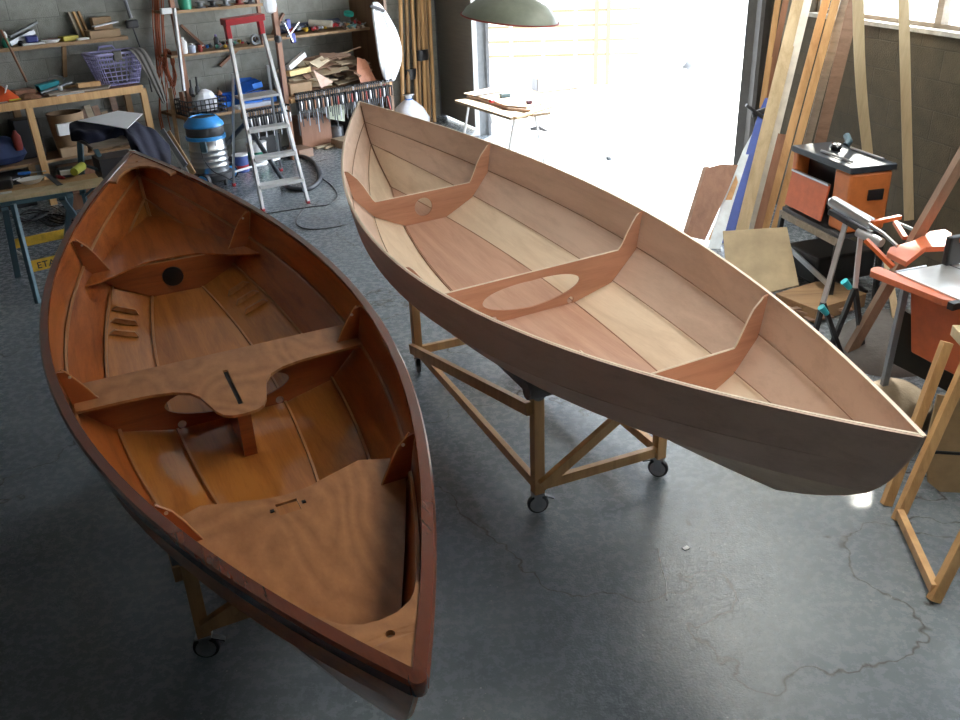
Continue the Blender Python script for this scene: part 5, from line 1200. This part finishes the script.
pbx(-1.05, 1.02, -1.15, -.98, PB-.08, PB-.032).build('front_rail', m_grey_wood, ps); pbx(-1.02, 1.02, .8, 1, PB-.08, PB-.032).build('rear_rail', m_black, ps)
for x_ in (-1, .95):
    for y_ in (-1.05, .9): M().beam(PQ(x_, y_, PB-.06), PQ(x_*1.08, y_*1.1, 0), .04, .03).build('leg', m_black, ps)
M().beam(PQ(-.95, -1.1, .28), PQ(.95, -1.1, .16), .012, .04).build('white_lettered_rail', m_alu, ps)
pbx(-.9, .9, -.8, .8, .06, .08).build('lower_shelf', m_black, ps)
one('cardboard_box', 'dark brown box on the floor beside the roller stand legs', 'box', M().box(atz(820, 300, .06), (.5, .35, .1), .5), m_shelfwood, bevel=.004)
one('tool_case', 'black tool case lying under the planer stand', 'case', M().box(V((pc.x+.05, pc.y+.1, .18)), (.5, .4, .2), .3), m_black, bevel=.02)
one('dark_blanket', 'dark crumpled blanket on the floor under the table saw and stand', 'blanket', M().lathe(V((2.62, 4.9, 0)), [(.5, 0), (.48, .05), (.35, .12), (.15, .16), (0, .15)], n=22, squash=.7), m_greycloth, smooth=True)
for i in range(12):
    p_ = atz(random.uniform(785, 835), random.uniform(298, 318), .015+.02*(i % 4)+.0)
    one('plywood_offcut', 'red-brown scrap piece in the dim heap beneath the planer', 'wood', M().box(p_, (random.uniform(.15, .3), random.uniform(.04, .1), .01), random.uniform(-1.2, 1.2), random.uniform(-.1, .1)), m_scrap[(0, 2)[i % 2]], group='scrap pieces under the planer')

# roller stand
rs = thing('roller_stand', 'tripod roller stand with a shiny steel roller and teal knobs', 'stand', atz(845, 330, 0))
ra_, rb_ = aty(832, 201, 4.95), aty(872, 224, 4.7)
ax_ = (rb_-ra_).normalized()
M().lathe(ra_, [(.008, -.02), (.032, 0), (.034, .01), (.034, (rb_-ra_).length-.01), (.032, (rb_-ra_).length), (.008, (rb_-ra_).length+.02)], ax_, 24).build('roller', m_steel, rs, smooth=True)
M().beam(ra_-UZ*.06, rb_-UZ*.06, .05, .03).build('roller_cradle', m_dark, rs, bevel=.004)
lo = aty(858, 232, 4.75); lo2 = aty(882, 243, 4.6)
M().tube([lo, lo2], .026, 14).build('clamp_cylinder', m_alu, rs, smooth=True)
top1, top2 = aty(846, 222, 4.85), aty(861, 232, 4.8)
kn1, kn2 = aty(823, 303, 4.7), aty(855, 288, 4.7)
M().beam(top1, kn1, .028, .028).build('leg_tube', m_alu, rs, bevel=.003); M().beam(top2, kn2, .028, .028).build('leg_tube', m_alu, rs, bevel=.003)
for kn, (u, v) in ((kn1, (812, 345)), (kn1, (838, 345)), (kn2, (838, 330)), (kn2, (862, 345))):
    e_ = aty(u, v, 4.72); d_ = (e_-kn).normalized(); e_ = kn+d_*((.01-kn.z)/d_.z) if d_.z < -.2 else e_
    M().beam(kn, e_, .035, .025).build('leg', m_black, rs, bevel=.003)
for u, v in ((824, 311), (847, 285)): M().tube([aty(u-3, v-4, 4.62), aty(u+3, v+3, 4.62)], [.022, .016], 10).build('knob', m_teal, rs, smooth=True)

# table saw
SZ = .85
ts = thing('table_saw', 'table saw with a pale alloy top and salmon-red extensions, lit by sun', 'saw', atz(930, 330, 0))
corner = atz(897, 272, SZ); nearr = atz(957, 298, SZ); far = atz(927, 245, SZ)
sx_ = (nearr-corner).normalized(); sy_ = (far-corner); sy_ = (sy_-sx_*sy_.dot(sx_)).normalized(); LX, LY = .75, .55
def SQ(x, y, z): return corner+sx_*x+sy_*y+UZ*(z-SZ)
M().obox(SQ(LX/2, LY/2, SZ-.015), sx_*LX/2, sy_*LY/2, UZ*.014).build('table_top', m_saw_top, ts, bevel=.003)
M().obox(SQ(LX/2, .30, SZ), sx_*LX/2, sy_*.003, UZ*.0012).build('mitre_slot', m_dark, ts)
e0, e1 = atz(871, 268, SZ-.01), atz(956, 301, SZ-.01)
exd = (e1-e0).normalized(); eyd = V((-exd.y, exd.x, 0))
ring = [e0+eyd*0, e0+exd*.03-eyd*.035, e1-exd*.04-eyd*.035, e1-eyd*.005, e1+eyd*.03, e0+exd*.01+eyd*.055, e0-exd*.005+eyd*.03]
M().prism([p-UZ*.03 for p in ring], UZ*.03).build('front_extension', m_ext, ts, bevel=.004)
M().obox(e1+exd*.01-UZ*.014, exd*.016, eyd*.045, UZ*.017).build('end_clip', m_black, ts)
m = M()
for p_ in ((918, 268), (954, 289)):
    a = atz(p_[0], p_[1], SZ-.02); m.tube([a+sy_*.05, a-sy_*.14], .008, 8)
m.build('extension_rod', m_steel, ts, smooth=True)
far_ext = [atz(887, 252, SZ), atz(890, 247, SZ), atz(912, 241, SZ), atz(930, 231, SZ), atz(945, 229, SZ), atz(952, 233, SZ), atz(950, 246, SZ), atz(926, 247, SZ), atz(907, 262, SZ)]
M().prism([p-UZ*.03 for p in far_ext], UZ*.03).build('rear_extension', m_ext, ts, bevel=.004)
m = M(); m.tube([aty(869, 224, 4.5), aty(884, 234, 4.4), aty(897, 246, 4.3)], .010, 8); m.tube([aty(895, 222, 4.7), aty(917, 231, 4.6)], .010, 8); m.build('side_rod', m_steel, ts, smooth=True)
for a_, b_ in ((aty(866, 240, 4.5), aty(893, 267, 4.35)), (aty(872, 223, 4.65), aty(900, 217, 4.75)), (aty(895, 222, 4.7), aty(905, 238, 4.55))): M().beam(a_, b_, .025, .022).build('red_strut', m_orange, ts)
gq = atz(951, 264, SZ)
M().obox(gq+UZ*.075, sx_*.02, sy_*.05, UZ*.075).build('blade_guard', m_black, ts, bevel=.01)
M().obox(gq+sx_*.08+sy_*.03+UZ*.13, sx_*.07, sy_*.03, UZ*.012).build('guard_arm', m_ext, ts, bevel=.004)
body = M().hexa([SQ(.12, .06, .45), SQ(LX-.05, .06, .45), SQ(LX-.05, LY-.08, .45), SQ(.12, LY-.08, .45), SQ(.06, .03, SZ-.03), SQ(LX-.02, .03, SZ-.03), SQ(LX-.02, LY-.04, SZ-.03), SQ(.06, LY-.04, SZ-.03)])
body.build('saw_body', m_orange, ts, bevel=.01)
for x_, y_ in ((.05, .02), (.05, .5), (.7, .02), (.7, .5)): M().beam(SQ(x_, y_, SZ-.04), SQ(x_*.9-.02, y_*1.05, .005), .035, .03).build('leg', m_zinc, ts, bevel=.003)
# black ventilated panel under the saw
slab('dark smoky plastic panel with rivets hanging under the table saw', [(905, 311), (968, 350), (964, 400), (890, 362)], 0, 3.95, 3.95, plain('smoky_black', (.035, .033, .028), .35), t=.01, name='dust_panel')
one('fabric_sack', 'dim brown sack on the floor under the table saw', 'sack', M().lathe(V((2.15, 3.95, 0)), [(.15, 0), (.25, .05), (.24, .15), (.13, .22), (0, .24)], n=20, squash=.8), plain('sack_brown', (.16, .12, .075), .9, bump=.5), smooth=True)

# pine trestle, bottom right
tr = thing('pine_trestle', 'pale pine trestle frame at the right edge by the bare hull bow', 'trestle', (1.9, 3.0, 0))
f1, f2, f3 = atz(886, 505, 0), atz(897, 521, 0), atz(933, 601, 0)
t1 = atz(947, 342, .74)
def bt_(a, b, w=.045, t=.035, nm='leg', mt=m_pine): return M().beam(a, b, w, t, up=(0, 1, 0)).build(nm, mt, tr, bevel=.002)
bt_(f1+UZ*.002, t1)
t2 = atz(972, 352, .72); bt_(f2+UZ*.002, t2)
dv = (t2-f2); t3 = f3+V((dv.x*1.05, dv.y*.9, dv.z)); bt_(f3+UZ*.002, t3)
bt_(f2+UZ*.05+(f3-f2)*.02, f3+UZ*.05-(f3-f2)*.02, .045, .03, 'bottom_rail')
M().beam(t2+(t2-t3)*.35+UZ*.02, t3+UZ*.02, .05, .05).build('top_beam', m_pine_pale, tr, bevel=.003)
tp_ = atz(960, 430, .35)
slab('tan board leaning upright behind the pine trestle', [(926, 445), (938, 395), (985, 400), (985, 530), (928, 482)], 0, 3.3, 3.45, plain('tan_board', (.40, .27, .14), .7), t=.015)
one('steel_rod', 'black rod sticking out behind the trestle leg', 'rod', M().tube([aty(934, 452, 3.25), aty(985, 455, 3.2)], .008, 8), m_black, smooth=True)

# debris on the floor
one('paper_scrap', 'tiny white scrap on the floor below the bare hull', 'scrap', M().box(atz(686, 548, .003), (.03, .02, .004), .5), m_white)
one('tape_scrap', 'thin white thread-like scratchy scrap on the blue-grey floor', 'scrap', M().tube(C([(658, 548), (661, 565), (666, 582), (667, 600)], .002), .0018, 4), m_white)

# ================================================================== LIGHT
sun = bpy.data.lights.new('sun', 'SUN'); sun.energy = 10; sun.angle = R(3); sun.color = (1, .95, .86)
so = bpy.data.objects.new('sun', sun); COL.objects.link(so)
sd_ = V((.41*math.cos(R(34)), .91*math.cos(R(34)), math.sin(R(34))))
so.rotation_euler = sd_.to_track_quat('Z', 'Y').to_euler(); so.location = (5, 15, 12)
w = bpy.data.worlds.new('world'); sc.world = w; w.use_nodes = True
bg = w.node_tree.nodes['Background']; bg.inputs[0].default_value = (.8, .89, 1, 1); bg.inputs[1].default_value = 4.0
sc.view_settings.exposure = 1.7
